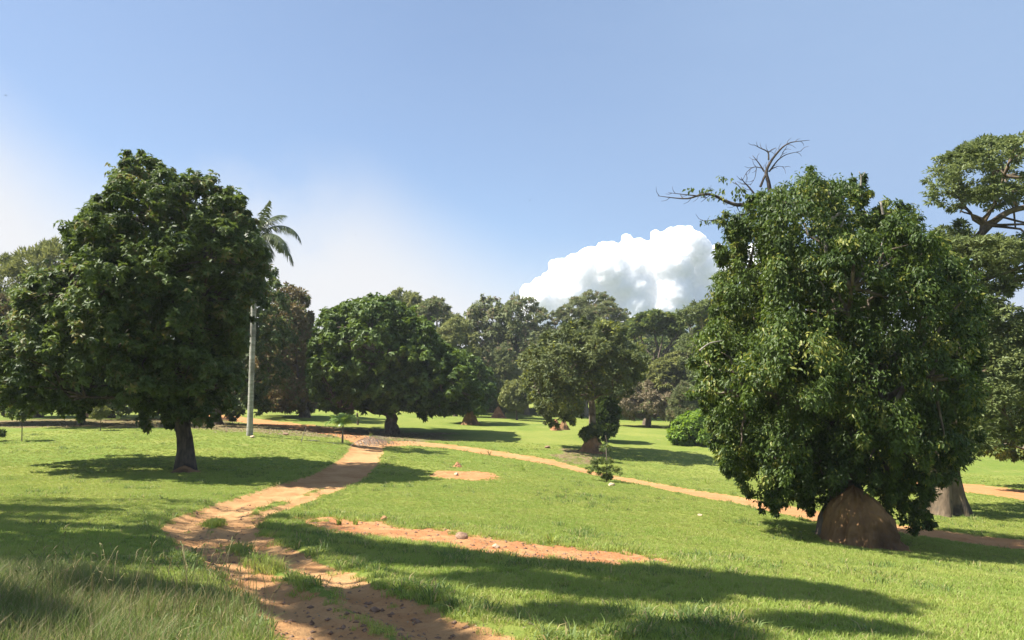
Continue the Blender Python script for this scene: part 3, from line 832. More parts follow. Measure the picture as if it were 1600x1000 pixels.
# --- the tall spreading tree behind it at the right edge
b = on_ground(1470, 803); Y = b[1]
T4 = empty('spreading_tree', b, 'tall spreading tree with buttressed grey brown trunk and open layered crown at the right edge', 'tree')
parts = []
for poly, dep, R_, nl in [([(1436, 300), (1444, 276), (1470, 248), (1500, 232), (1530, 220), (1570, 214), (1640, 206), (1720, 220), (1740, 340), (1640, 345), (1600, 322), (1560, 336), (1520, 345), (1480, 335), (1455, 330)], 3.6, 0.95, 40),
                          ([(1440, 372), (1500, 340), (1545, 375), (1640, 355), (1740, 370), (1720, 450), (1600, 450), (1560, 465), (1500, 460), (1450, 430)], 3.4, 0.95, 44),
                          ([(1455, 430), (1530, 450), (1600, 500), (1680, 480), (1720, 700), (1590, 690), (1545, 705), (1500, 735), (1440, 740), (1440, 600)], 3.4, 1.1, 80)]:
    parts.append(crown_shape(poly, Y, dep, R_, nl, 1.0, 0.95, -0.3, 0.12, 0.6, 40))
cp, cd, cr, lb, lr_ = [np.concatenate([p[i] for p in parts]) for i in range(5)]
foliage(cp, cd, cr * 1.2, 'pad', 0.22, 0.09, 38, 'crown', M['leaf_feather'], T4, b)
fk = P(1478, 560, Y)
wood(b, fk, 0.66, 0.40, lb[::3], lr_[::3], 1.5, parent=T4, mat='grey_bark', limbs=7, ribs=0.55, limb_r=0.4)
a = Acc()
for pts, r0, r1 in [([(1478, 560), (1484, 480), (1496, 420), (1515, 385), (1545, 352), (1575, 330), (1610, 322), (1680, 300)], 0.27, 0.1),
                    ([(1540, 358), (1535, 340), (1500, 330)], 0.08, 0.03), ([(1590, 326), (1580, 305), (1570, 280)], 0.09, 0.03),
                    ([(1482, 500), (1530, 440), (1560, 430), (1640, 400)], 0.14, 0.05), ([(1490, 560), (1545, 480), (1575, 440), (1620, 435)], 0.12, 0.05), ([(1484, 470), (1470, 400), (1448, 365)], 0.06, 0.015)]:
    px_tube(a, pts, Y, r0, r1, 8)
a.build('limb', M['bark'], T4, True, b)

# --- trees of the middle distance, each with its own outline
tree('mound_tree', 'olive green tree growing out of a brown termite mound in the middle of the lawn', 'tree', (927, 703), 68,
     [(818, 592), (814, 560), (835, 538), (865, 520), (890, 505), (930, 500), (965, 508), (992, 520), (1010, 545), (1012, 572), (996, 600), (978, 618), (962, 622), (940, 612),
      (925, 628), (905, 645), (893, 662), (872, 668), (850, 652), (835, 632), (820, 616)], 5.0, 1.0, 110, 'broad', 0.30, 0.14, 34, 'leaf_moss', 0.34, (925, 600), flare=1.3, gap=0.28, dense=0.65, spray=60, limbs=9)
tree('ivy_shrub', 'small bushy shrub sprouting on top of the brown termite mound', 'shrub', (927, 690), 67.3,
     [(905, 684), (912, 670), (928, 664), (944, 668), (952, 680), (944, 690), (920, 692)], 0.8, 0.42, 12, 'broad', 0.24, 0.12, 30, 'leaf_mid', 0, (0, 0))
tree('columnar_shrub', 'dark narrow columnar evergreen hugging the right side of the mound tree', 'shrub', (948, 690), 79,
     [(932, 640), (936, 615), (947, 604), (958, 612), (965, 640), (963, 668), (955, 683), (942, 684), (933, 665)], 1.1, 0.7, 26, 'needle', 0.36, 0.13, 55, 'leaf_dark', 0.15, (948, 650))
tree('bushy_tree', 'dark bushy tree whose trunk rises from a red mound right of the round tree', 'tree', (733, 662), 98,
     [(688, 560), (718, 548), (748, 563), (768, 588), (771, 618), (757, 638), (727, 648), (700, 645), (684, 610)], 4.5, 1.6, 34, 'rosette', 0.45, 0.25, 42, 'leaf_round', 0.38, (730, 635))
tree('small_tree', 'small low forking tree standing between the red cone and the mound tree', 'tree', (808, 657), 112,
     [(781, 616), (792, 600), (814, 592), (833, 604), (829, 630), (815, 641), (795, 640), (784, 632)], 2.3, 0.9, 26, 'fine', 0.36, 0.17, 42, 'leaf_olive', 0.14, (806, 640), limbs=7, limb_r=0.6)
tree('brown_tree', 'brown leaved tree behind the grey palm trunk', 'tree', (475, 655), 95,
     [(425, 480), (442, 448), (462, 440), (478, 460), (489, 500), (486, 545), (498, 600), (492, 640), (470, 645), (430, 642), (398, 640), (396, 560), (410, 505)],
     6.0, 1.7, 70, 'fine', 0.42, 0.22, 32, 'leaf_brown', 0.6, (475, 620), gap=0.1, limbs=8)
tree('shade_tree', 'dark tree behind the palm with a thick trunk beside the orange road', 'tree', (335, 662), 76,
     [(300, 640), (288, 560), (310, 480), (350, 430), (400, 415), (436, 430), (448, 480), (448, 560), (436, 625), (405, 648), (360, 654)], 5.0, 1.7, 46, 'rosette', 0.38, 0.19, 30, 'leaf_dark', 0.6, (338, 630))
tree('shade_tree', 'dark tree far left with thin trunk on the leaf litter', 'tree', (128, 665), 70,
     [(45, 640), (30, 560), (70, 500), (130, 470), (200, 480), (240, 540), (240, 640), (160, 650)], 5.0, 1.8, 40, 'rosette', 0.38, 0.19, 24, 'leaf_dark', 0.28, (130, 620))
tree('shade_tree', 'dark tree with squat trunk behind the pale sapling', 'tree', (172, 655), 84,
     [(140, 642), (130, 570), (190, 500), (270, 520), (300, 570), (296, 645), (230, 650)], 5.0, 1.8, 36, 'rosette', 0.4, 0.2, 24, 'leaf_dark', 0.45, (174, 635))
tree('shaggy_tree', 'shaggy olive tree showing over the left shoulder of the big dark tree', 'tree', (60, 655), 88,
     [(-10, 640), (-8, 440), (5, 400), (30, 394), (62, 388), (95, 384), (118, 398), (112, 430), (125, 520), (110, 640)], 5.0, 1.7, 70, 'needle', 0.6, 0.16, 34, 'leaf_olive', 0.4, (60, 560), low=-0.2, gap=0.1)
tree('shaggy_tree', 'brown olive tree cut off by the left edge', 'tree', (-10, 662), 72,
     [(-90, 640), (-90, 500), (-30, 462), (10, 470), (36, 495), (46, 540), (40, 600), (30, 648)], 4.0, 1.4, 46, 'needle', 0.5, 0.15, 36, 'leaf_brown', 0.3, (-10, 600), gap=0.08)
# --- the far row
def far(label, base_px, Y, poly, depth, R, nl, style, L, W, per, leaf, r, fork, **k):
    return tree(k.pop('name', 'forest_tree'), label, 'tree', base_px, Y, poly, depth, R, nl, style, L * 1.12, W * 1.15, int(per * 0.52), leaf, r, fork, group='trees of the far wood', **k)
far('light olive dome of a tree rising over the round green tree', (632, 648), 140, [(602, 478), (611, 461), (630, 453), (649, 461), (661, 478), (664, 530), (640, 600), (610, 600), (598, 520)], 4.5, 1.7, 50, 'fine', 0.5, 0.24, 46, 'leaf_olive', 0.4, (632, 560))
far('open topped dark tree with pale limbs right of the olive dome', (684, 648), 132, [(653, 490), (662, 472), (680, 465), (697, 472), (706, 488), (722, 498), (738, 515), (728, 535), (700, 530), (672, 535), (652, 515)], 4.0, 1.2, 34, 'pad', 0.5, 0.24, 40, 'leaf_grey', 0.55, (686, 540), bark='pale_bark', limbs=8, limb_r=0.6, gap=0.1)
far('soft lime olive dome left of the tall dark grove', (712, 650), 121, [(678, 545), (684, 520), (700, 503), (714, 496), (730, 502), (744, 520), (750, 560), (740, 620), (700, 620), (680, 580)], 4.0, 1.5, 46, 'fine', 0.42, 0.2, 50, 'leaf_olive', 0.3, (712, 600))
far('tall dark grey green tree at the start of the cloud', (772, 650), 142, [(728, 492), (747, 470), (765, 463), (782, 466), (795, 480), (800, 540), (800, 620), (760, 625), (742, 570), (732, 525)], 5.0, 1.7, 60, 'rosette', 0.5, 0.25, 36, 'leaf_grey', 0.5, (770, 580), gap=0.08)
far('ragged tall tree with pale stems left of the brown dome', (822, 650), 138, [(788, 480), (803, 462), (814, 450), (824, 458), (842, 476), (857, 490), (864, 530), (858, 600), (830, 630), (800, 620), (792, 540)], 5.0, 1.5, 56, 'fine', 0.5, 0.22, 36, 'leaf_grey', 0.5, (820, 560), bark='pale_bark', gap=0.16, limbs=9)
far('dark conical tree in front of the ragged grove', (785, 652), 124, [(758, 640), (764, 585), (780, 540), (796, 538), (812, 585), (818, 640)], 3.0, 1.2, 46, 'needle', 0.5, 0.18, 46, 'leaf_grey', 0.3, (785, 590))
far('broad brown olive dome tree under the cloud', (915, 655), 138, [(846, 545), (852, 515), (866, 490), (886, 470), (915, 456), (942, 459), (966, 474), (981, 495), (988, 525), (975, 570), (930, 610), (880, 600), (855, 580)], 7.0, 1.5, 100, 'pad', 0.40, 0.18, 48, 'leaf_grey', 0.5, (915, 570), bark='pale_bark', limbs=9, gap=0.14, spray=50)
far('flat umbrella tree on a leaning dark trunk right of the brown dome', (1010, 645), 122, [(970, 512), (992, 494), (1025, 485), (1054, 492), (1078, 510), (1070, 534), (1045, 526), (1012, 520), (985, 528)], 5.5, 1.0, 60, 'pad', 0.42, 0.2, 40, 'leaf_mid', 0.5, (1030, 562), name='umbrella_tree', bark='bark', limbs=8, limb_r=0.6)
far('feathery umbrella tree with grey limbs left of the vine hung tree', (1108, 650), 104, [(1048, 492), (1064, 482), (1085, 474), (1105, 470), (1135, 468), (1150, 500), (1130, 516), (1100, 508), (1075, 508), (1058, 502)], 4.0, 0.9, 36, 'pad', 0.36, 0.17, 40, 'leaf_feather', 0.42, (1100, 545), name='umbrella_tree', bark='pale_bark', limbs=8, limb_r=0.6, gap=0.1)
far('green layered tree under the feathery umbrella tree', (1095, 655), 110, [(1058, 535), (1080, 515), (1110, 510), (1140, 520), (1145, 600), (1100, 625), (1066, 600)], 4.0, 1.2, 40, 'pad', 0.38, 0.18, 42, 'leaf_feather', 0.3, (1100, 600), gap=0.1)
far('olive dome in front of the umbrella tree trunk', (1050, 655), 117, [(1000, 592), (1026, 564), (1055, 548), (1086, 546), (1108, 572), (1104, 625), (1060, 636), (1012, 626)], 5.0, 1.3, 60, 'pad', 0.42, 0.2, 48, 'leaf_olive', 0.35, (1050, 610))
tree('tan_tree', 'pale brown dome shaped tree on a short dark trunk beyond the mound tree', 'tree', (1012, 668), 115,
     [(948, 632), (962, 606), (1000, 593), (1042, 597), (1070, 612), (1076, 640), (1050, 655), (1020, 653), (985, 655), (958, 648)], 5.0, 1.1, 60, 'fine', 0.36, 0.14, 34, 'leaf_tan', 0.34, (1013, 645), bark='bark', limbs=9)
tree('cone_shrub', 'grey green feathery bush left of the vine hung tree', 'shrub', (1070, 668), 102,
     [(1044, 655), (1050, 622), (1066, 600), (1084, 608), (1098, 650), (1082, 664), (1056, 662)], 2.2, 0.9, 34, 'needle', 0.42, 0.12, 55, 'leaf_grey', 0.12, (1070, 640))
tree('lime_shrub', 'bright lime green leafy bush at the foot of the slope', 'shrub', (1092, 704), 80,
     [(1046, 676), (1060, 656), (1084, 641), (1112, 645), (1130, 668), (1124, 694), (1096, 703), (1066, 696), (1050, 690)], 2.2, 0.75, 44, 'broad', 0.32, 0.17, 30, 'leaf_lime', 0.1, (1092, 680))
tree('low_tree', 'low leafy branch reaching in from the right edge over the dirt road', 'tree', (1680, 770), 49,
     [(1502, 690), (1530, 668), (1570, 660), (1640, 655), (1720, 650), (1760, 700), (1720, 722), (1600, 722), (1560, 716), (1520, 714)], 3.2, 0.85, 50, 'broad', 0.24, 0.11, 36, 'leaf_mid', 0.3, (1680, 720))
tree('dark_tree', 'dense dark tree filling the gap behind the tall spreading tree', 'tree', (1560, 712), 80,
     [(1440, 640), (1460, 560), (1520, 540), (1600, 555), (1680, 560), (1720, 640), (1650, 705), (1560, 690), (1480, 700)], 5.0, 1.6, 44, 'rosette', 0.42, 0.21, 26, 'leaf_dark', 0.4, (1560, 670))

# --- the wood that closes the view behind: a few kinds, copied
def wood_proto(i, h, w, style, L, W, per, leaf, R, gap):
    b = np.array([0.0, 0, 0])
    root = empty('forest_tree', b, 'x', 'tree', 'background row of the far wood')
    t = np.linspace(0, 2 * np.pi, 26, endpoint=False)
    # outline in metres turned into pixels at 100 m so that the same crown builder serves
    ox = np.cos(t) * w / 2 * (1 + 0.14 * np.sin(3 * t + i)); oz = h * 0.56 + np.sin(t) * h * 0.44 * (1 + 0.1 * np.cos(5 * t + i))
    d = np.stack([ox, np.full(26, 100.0), oz], -1)
    k = d[:, 1] * CT + d[:, 2] * ST
    poly = list(zip(800 + F * d[:, 0] / k, 500 - F * (d[:, 2] * CT - d[:, 1] * ST) / k))
    cp, cd, cr, lb, lr_ = crown_shape(poly, 100, w * 0.48, R, 44, 0, 0.9, -0.45, gap)
    cp[:, 1] -= 100; lb[:, 1] -= 100
    foliage(cp, cd, cr, style, L, W, per, 'crown', M[leaf], root, b)
    wood(b, (0.2, 0, h * 0.45), 0.35, 0.25, lb, lr_, 1.5, parent=root, limbs=6)
    return root
protos = [(wood_proto(0, 11, 11, 'rosette', 0.5, 0.25, 36, 'leaf_deep', 1.7, 0.05), 'dense dark green tree in the closed row at the back of the clearing'),
          (wood_proto(1, 12, 9, 'fine', 0.5, 0.24, 40, 'leaf_grey', 1.6, 0.1), 'greyish green tree in the closed row at the back of the clearing'),
          (wood_proto(2, 10, 10, 'fine', 0.5, 0.24, 40, 'leaf_olive', 1.6, 0.1), 'olive green tree in the closed row at the back of the clearing'),
          (wood_proto(3, 11, 12, 'pad', 0.5, 0.24, 44, 'leaf_mid', 1.6, 0.08), 'mid green tree in the closed row at the back of the clearing')]
used = [False] * 4
def copy_tree(o):
    c = o.copy(); COL.objects.link(c)
    for ch in o.children:
        d = ch.copy(); COL.objects.link(d); d.parent = c
    return c
prng = random.Random(4)
spots = []
for row, (Y, step, k0) in enumerate(((150, 50, 1.12), (174, 48, 1.34), (204, 56, 1.52))):
    px = -90 + 17 * row
    while px < 1700:
        spots.append((px + prng.uniform(-10, 10), Y + prng.uniform(-6, 6), k0 * prng.uniform(0.85, 1.12), row))
        px += step * prng.uniform(0.85, 1.15)
# only the trees of these rows that the picture, or a step beside it, can show
WOOD_SHOWN = {49, 59, 60, 61, 62, 68, 71, 72, 90, 93, 94, 95, 104}
WOOD_LABEL = {12: 'greyish green tree filling the gap between the brown tree and the round tree', 11: 'mid green tree glimpsed through the brown leaved tree',
              17: 'dark green tree seen low between the lime olive dome and the dark conical tree', 22: 'dense dark green tree right behind the trunk of the flat umbrella tree',
              60: 'mid green tree showing through the limbs of the flat umbrella tree', 61: 'mid green tree between the flat and the feathery umbrella trees',
              24: 'dense dark green tree low between the flat and the feathery umbrella trees', 59: 'greyish green tree between the brown olive dome and the flat umbrella tree',
              93: 'greyish green treetop farthest behind the flat umbrella tree', 72: 'dense dark green tree behind the spreading tree at the right edge',
              104: 'greyish green treetop above the dense dark one at the right edge', 30: 'greyish green tree glimpsed through the right side of the vine hung tree',
              31: 'dense dark green tree just left of the spreading tree trunk', 35: 'dense dark green tree nearest the right edge of the picture'}
for i, (px, Y, k, row) in enumerate(spots):
    if row and i not in WOOD_SHOWN:
        prng.choices(range(4)); prng.choices(range(4)) if px < 560 else 0; prng.random(); prng.random()
        continue
    if px > 1120: k *= 1.05
    w = prng.choices(range(4), (0.36, 0.26, 0.14, 0.24))[0]
    if px < 560: w = prng.choices(range(4), (0.6, 0.2, 0.05, 0.15))[0]
    o = protos[w][0] if not used[w] else copy_tree(protos[w][0])
    used[w] = True
    p = P(px, 600, Y)
    o.location = (p[0], p[1], Hz(p[0], p[1]) - 0.1)
    o.rotation_euler = (0, 0, prng.uniform(0, 6.28))
    o.scale = (k, k, k * prng.uniform(0.9, 1.1))
    o['label'] = protos[w][1]
    if i in WOOD_LABEL: o['label'] = WOOD_LABEL[i]

# --- the huge shade tree out of the picture to the left, whose crown throws the foreground shade
def shade_tree():
    b = np.array([-23.0, 17.0, Hz(-23.0, 17.0)])
    root = empty('shade_tree', b, 'giant wide spreading tree standing out of the picture to the left', 'tree')
    S = np.array(SUN_DIR)
    areas = [([(405, 815), (500, 833), (620, 852), (800, 877), (1000, 886), (1180, 903), (1380, 932), (1460, 950), (1380, 952), (1200, 935), (1000, 930), (860, 925), (740, 905), (620, 880), (540, 865), (480, 850), (430, 832)], 0.78, 420, 1.0),
             ([(560, 850), (660, 862), (700, 880), (860, 905), (1000, 920), (1150, 945), (1000, 950), (900, 942), (760, 925), (650, 895)], 0.35, 120, 1.0),
             ([(740, 948), (900, 950), (1010, 965), (1000, 978), (860, 972)], 0.5, 22, 0.8), ([(980, 978), (1120, 980), (1180, 1010), (960, 1010)], 0.6, 22, 0.9),
             ([(1130, 955), (1300, 958), (1420, 975), (1400, 990), (1250, 985)], 0.4, 24, 0.8),
             ([(280, 820), (420, 822), (440, 838), (300, 836)], 0.7, 30, 0.7), ([(270, 845), (400, 850), (520, 880), (420, 880), (300, 866)], 0.4, 50, 0.8),
             ([(300, 880), (480, 890), (640, 930), (700, 965), (560, 950), (420, 915)], 0.45, 80, 0.9), ([(420, 930), (560, 950), (760, 1000), (480, 990)], 0.45, 60, 0.9),
             ([(-80, 785), (60, 785), (215, 793), (225, 800), (60, 800), (-80, 800)], 0.4, 60, 0.8), ([(-80, 806), (80, 806), (160, 822), (60, 832), (-80, 830)], 0.6, 60, 1.0),
             ([(-80, 850), (70, 850), (160, 845), (265, 850), (290, 880), (320, 925), (180, 915), (60, 890), (-80, 890)], 0.48, 150, 1.0),
             ([(180, 820), (260, 815), (270, 845), (200, 838)], 0.5, 24, 0.7), ([(-80, 960), (60, 962), (110, 1000), (40, 1020), (-80, 1020)], 0.7, 50, 0.9),
             ([(-80, 905), (200, 915), (420, 945), (440, 1000), (120, 1000), (-60, 950)], 0.2, 60, 0.8)]
    cs, rs_ = [], []
    for poly, fill, n, rr in areas:
        g = gpoly(poly)
        lo, hi = g.min(0), g.max(0)
        q = lo + rng.random((n * 14, 2)) * (hi - lo)
        q = q[sd_poly(q[:, 0], q[:, 1], g) > 0.1]
        nn = fbm(q[:, 0] * 0.22, q[:, 1] * 0.75, 77, 3)
        q = q[nn < np.quantile(nn, fill)][:n]
        gz = base_z(q[:, 0], q[:, 1])
        t = 20.5 + 3.0 * rng.random(len(q))
        cs.append(np.c_[q, gz] + S * t[:, None]); rs_.append(np.full(len(q), 0.42 * rr))
    c = np.vstack(cs); r = np.concatenate(rs_) * (0.7 + 0.6 * rng.random(len(c)))
    # the rest of the crown, back over its own trunk and beyond
    m = 260
    th = rng.random(m) * 6.28; rad = 8.0 * np.sqrt(rng.random(m))
    ex = np.stack([b[0] - 4 + rad * np.cos(th), b[1] + 0 + rad * np.sin(th), b[2] + 19 + 2 * rng.random(m)], -1)
    c = np.vstack([c, ex]); r = np.concatenate([r, np.full(m, 0.7)])
    vis = (c[:, 2] < 0.52 * c[:, 1] + 1.0) & (c[:, 0] > -0.70 * c[:, 1] - 1.0)
    c = c[~vis]; r = r[~vis]
    foliage(c, np.tile([[0, 0, 1.0]], (len(c), 1)), r, 'pad', 0.3, 0.15, 38, 'crown', M['leaf_feather'], root, b)
    targets = c[rng.choice(len(c), 46, replace=False)] - [0, 0, 0.5]
    a = Acc()
    tp = b + [0.4, 0, 9.5]
    a.tube(np.array([b - [0, 0, 0.4], b + [0.1, 0, 2], b + [0.2, 0, 6], tp]), [1.2, 0.8, 0.65, 0.55], 12)
    for tg in targets:
        a.tube(bez(tp - [0, 0, 2 * rng.random()], (tp + tg) / 2 + [0, 0, 2.5], tg, 9, 0.25), np.linspace(0.16, 0.02, 9), 6)
    a.build('trunk', M['bark'], root, True, b)
shade_tree()

def haze():
    V = np.array([(x, y, z) for x in (-650, 650) for y in (-250, 900) for z in (-40, 40)], float)
    f = np.array([[0, 1, 3, 2], [4, 6, 7, 5], [0, 4, 5, 1], [2, 3, 7, 6], [0, 2, 6, 4], [1, 5, 7, 3]])
    m, nt, out = new_mat('haze_air')
    v = nd(nt, 'ShaderNodeVolumePrincipled')
    v.inputs['Color'].default_value = (0.86, 0.93, 1.0, 1)
    v.inputs['Density'].default_value = HAZE
    v.inputs['Anisotropy'].default_value = 0.2
    nt.links.new(v.outputs[0], out.inputs['Volume'])
    tag(mesh('haze', V, f, m), 'thin haze of warm air', kind='stuff')
HAZE = 0.00026
haze()

# ---------------------------------------------------------------- palms
def frond(name, root, base, heading, rise, length, droop, leaf, nl=34, ll=0.7, w=0.045, parent=None, rach=0.02, mat_r='palm_base', ang=0.9, flat=0.35):
    """one feather frond: arched rachis with leaflets both sides"""
    h = np.array([math.cos(heading), math.sin(heading), 0.0])
    n = 14
    t = np.linspace(0, 1, n)
    el = rise - droop * t ** 1.25
    seg = length / (n - 1)
    pts = [np.array(base, float)]
    for k in range(1, n):
        pts.append(pts[-1] + seg * (h * math.cos(el[k]) + np.array([0, 0, math.sin(el[k])])))
    pts = np.array(pts)
    a = Acc(); a.tube(pts, np.linspace(rach, rach * 0.2, n), 5)
    side = np.cross(h, [0, 0, 1.0])
    tt = np.linspace(0.14, 0.99, nl); f = tt * (n - 1); i0 = np.minimum(f.astype(int), n - 2); fr = (f - i0)[:, None]
    p = pts[i0] * (1 - fr) + pts[i0 + 1] * fr
    tg = unit(pts[i0 + 1] - pts[i0])
    for s in (-1, 1):
        L = ll * np.sin(np.pi * (0.12 + 0.82 * tt)) * (0.85 + 0.3 * rng.random(nl))
        ax = unit(tg * (1 - ang * 0.55) + side * s * ang + np.array([0, 0, -flat]) + 0.12 * rng.standard_normal((nl, 3)))
        nn = np.cross(ax, tg) * s
        b_ = unit(np.cross(nn, ax))
        q1 = p + ax * (L * 0.5)[:, None]; q2 = p + ax * L[:, None] + np.array([0, 0, -1.0]) * (L * 0.28)[:, None]
        ww = w * (0.8 + 0.4 * rng.random((nl, 1)))
        v = np.stack([p - b_ * ww * .4, p + b_ * ww * .4, q1 + b_ * ww * .5, q1 - b_ * ww * .5, q2], 1).reshape(-1, 3)
        o = np.arange(nl)[:, None] * 5
        a.add(v, o + [[0, 1, 2, 3]], o + [[3, 2, 4]])
    nf = sum(len(x) for x in a.q) + sum(len(x) for x in a.t)
    return a.build(name, M[leaf], parent, False, root, attrs={'tint': ('FACE', rng.random(nf) * 0.8)})

pb = on_ground(390, 681)
Yp = pb[1]
palm = empty('palm_tree', pb, 'tall palm with smooth pale grey trunk and drooping fronds beside the big dark tree', 'palm')
ptop = P(399, 398, Yp)
a = Acc()
n = 34; t = np.linspace(0, 1, n)
pts = pb + (ptop - pb) * t[:, None]; pts[0, 2] -= 0.2
rad = 0.165 + 0.06 * np.exp(-t * 9) + 0.02 * np.sin(t * 3.0) + 0.012 * (np.arange(n) % 2)
a.tube(pts, rad, 14)
a.build('trunk', M['palm_bark'], palm, True, pb)
sh = P(403, 370, Yp)
a = Acc(); a.tube(np.array([ptop - [0, 0, 0.05], ptop + (sh - ptop) * 0.3, sh]), [0.2, 0.19, 0.09], 12)
a.build('crownshaft', M['palm_base'], palm, True, pb)
for hd_, rise, ln, dr in [(0.05, 0.95, 3.5, 2.3), (-0.45, 0.35, 3.3, 1.75), (-0.9, -0.1, 2.9, 1.4), (0.5, 0.1, 3.1, 1.55), (1.3, 0.7, 3.2, 1.9), (2.2, 0.8, 3.2, 2.0), (2.9, 0.4, 3.1, 1.8),
                          (-2.9, 0.9, 3.2, 2.1), (-2.1, 0.3, 3.2, 1.8), (-1.5, 0.6, 3.0, 1.9), (1.0, 1.25, 3.0, 1.2), (-0.2, 1.42, 2.4, 0.35)]:
    frond('frond', pb, sh, hd_, rise, ln * 1.15, dr, 'palm_leaf', 60, 0.9, 0.07, palm, 0.03, flat=0.45)

yb = on_ground(535, 693)
yp = empty('young_palm', yb, 'young bright green palm planted at the end of the track', 'palm')
ys = P(536, 664, yb[1])
a = Acc(); a.tube(np.array([yb - [0, 0, 0.1], (yb + ys) / 2, ys]), [0.085, 0.06, 0.05], 8)
a.build('trunk', M['bark'], yp, True, yb)
for k in range(11):
    frond('frond', yb, ys, k * 0.571 + 0.2, 1.35 - 0.3 * (k % 3), 1.3 + 0.2 * (k % 2), 1.45, 'young_palm', 24, 0.55, 0.07, yp, 0.015, flat=0.25)
# fallen dry fronds over the track end
for i, (px, py, hd_, ln) in enumerate([(548, 697, 0.12, 2.2), (556, 692, 0.35, 2.4), (612, 694, 2.95, 2.3), (560, 694, -0.15, 2.6), (600, 696, 3.5, 2.0)]):
    g = on_ground(px, py)
    fo = frond('fallen_frond', g, g + [0, 0, 0.05], hd_, 0.75 - 0.1 * i, ln * 1.25, 1.5 - 0.2 * i, 'dry_frond', 20, 0.7, 0.03, None, 0.022, flat=0.6)
    fo.location = g
    tag(fo, 'dry grey fallen palm frond in the heap at the top of the track', 'palm frond', 'fallen fronds heaped on the track')
for i, (px, py, hd_, ln) in enumerate([(532, 694, 3.1, 2.2), (500, 690, 3.05, 1.6)]):
    g = on_ground(px, py)
    fo = frond('fallen_frond', g, g + [0, 0, 0.06], hd_, 0.1, ln, 0.2, 'dry_frond', 26, 0.4, 0.05, None, 0.02, flat=0.1)
    fo.location = g
    tag(fo, ('dry pale palm frond lying flat beside the young palm', 'dry pale palm frond lying flat nearest the bare stick')[i], 'palm frond')

# ---------------------------------------------------------------- termite mounds, stones, sticks
def mound(px, py, w, h, mat, label, name='termite_mound', power=1.4, rug=0.28, lean=(0, 0), seed=0, cat='termite mound', dy=0.0, sub=30):
    g = on_ground(px, py); g = g + [0, dy, 0]; g[2] = Hz(g[0], g[1])
    nz_, nt_ = sub, sub * 2
    u = np.linspace(0, 1, nz_)[:, None]; th = np.linspace(0, 2 * np.pi, nt_, endpoint=False)[None]
    prof = np.clip(1 - u ** power, 0, 1) ** 0.75
    cx, cy = np.cos(th) + 0 * u, np.sin(th) + 0 * u
    n1 = fbm(cx * 1.6 + seed * 3.1 + 9, cy * 1.6 + u * 2.2 + 9, 50 + seed, 4) - 0.5
    n2 = fbm(cx * 5 + seed + 20, cy * 5 + u * 3 + 20, 60 + seed, 4) - 0.5 + 0.7 * (np.abs(fbm(cx * 4 + 3, cy * 4 + u * 0.8 + seed, 80 + seed, 3) - 0.5) - 0.12)
    r = w / 2 * (prof * (1 + rug * 2 * n1) + rug * 0.75 * n2 * (1 - u ** 6)) * (1 + 0.35 * np.exp(-u * 14))
    z = h * u * (1 + 0.25 * n1 * u) - 0.25 * (u == 0)
    X = r * cx + lean[0] * u; Yv = r * cy + lean[1] * u
    V = np.vstack([np.stack([X, Yv, z], -1).reshape(-1, 3), [[lean[0], lean[1], h * 1.0]]])
    i = np.arange(nz_ - 1)[:, None] * nt_; j = np.arange(nt_)[None]; k = (j + 1) % nt_
    q = np.stack([i + j, i + k, i + nt_ + k, i + nt_ + j], -1).reshape(-1, 4)
    c = len(V) - 1; o_ = (nz_ - 1) * nt_
    t = np.array([(o_ + x, o_ + (x + 1) % nt_, c) for x in range(nt_)])
    o = mesh(name, V, [q, t], M[mat], smooth_=True, loc=g)
    return tag(o, label, cat)
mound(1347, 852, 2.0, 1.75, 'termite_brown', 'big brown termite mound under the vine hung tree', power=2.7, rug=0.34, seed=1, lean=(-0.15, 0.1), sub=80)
mound(778, 653, 2.2, 1.75, 'termite', 'bright red earth cone beyond the lawn, left of the small forking tree', power=0.9, rug=0.3, seed=2)
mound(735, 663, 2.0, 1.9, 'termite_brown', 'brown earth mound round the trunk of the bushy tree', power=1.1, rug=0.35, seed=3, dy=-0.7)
mound(868, 672, 1.0, 1.2, 'termite', 'small red earth stump left of the mound tree', power=2.4, rug=0.3, seed=4)
mound(881, 671, 1.0, 1.1, 'termite_brown', 'dark brown stub beside the small red earth stump', power=2.0, rug=0.3, seed=5)
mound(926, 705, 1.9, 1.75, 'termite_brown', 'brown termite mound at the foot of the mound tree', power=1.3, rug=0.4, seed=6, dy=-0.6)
mound(715, 730, 0.55, 0.30, 'termite', 'tiny earth mound behind the bare spot in the middle lawn', power=1.1, rug=0.35, seed=8, sub=14)
mound(150, 651, 3.0, 1.1, 'termite', 'pale earth heap behind the pale sapling', power=1.2, rug=0.3, seed=10, sub=16)
mound(288, 737, 1.25, 0.3, 'termite_brown', 'low earth collar round the foot of the big dark tree', 'earth_collar', power=0.8, rug=0.4, seed=11, cat='earth heap', sub=18)

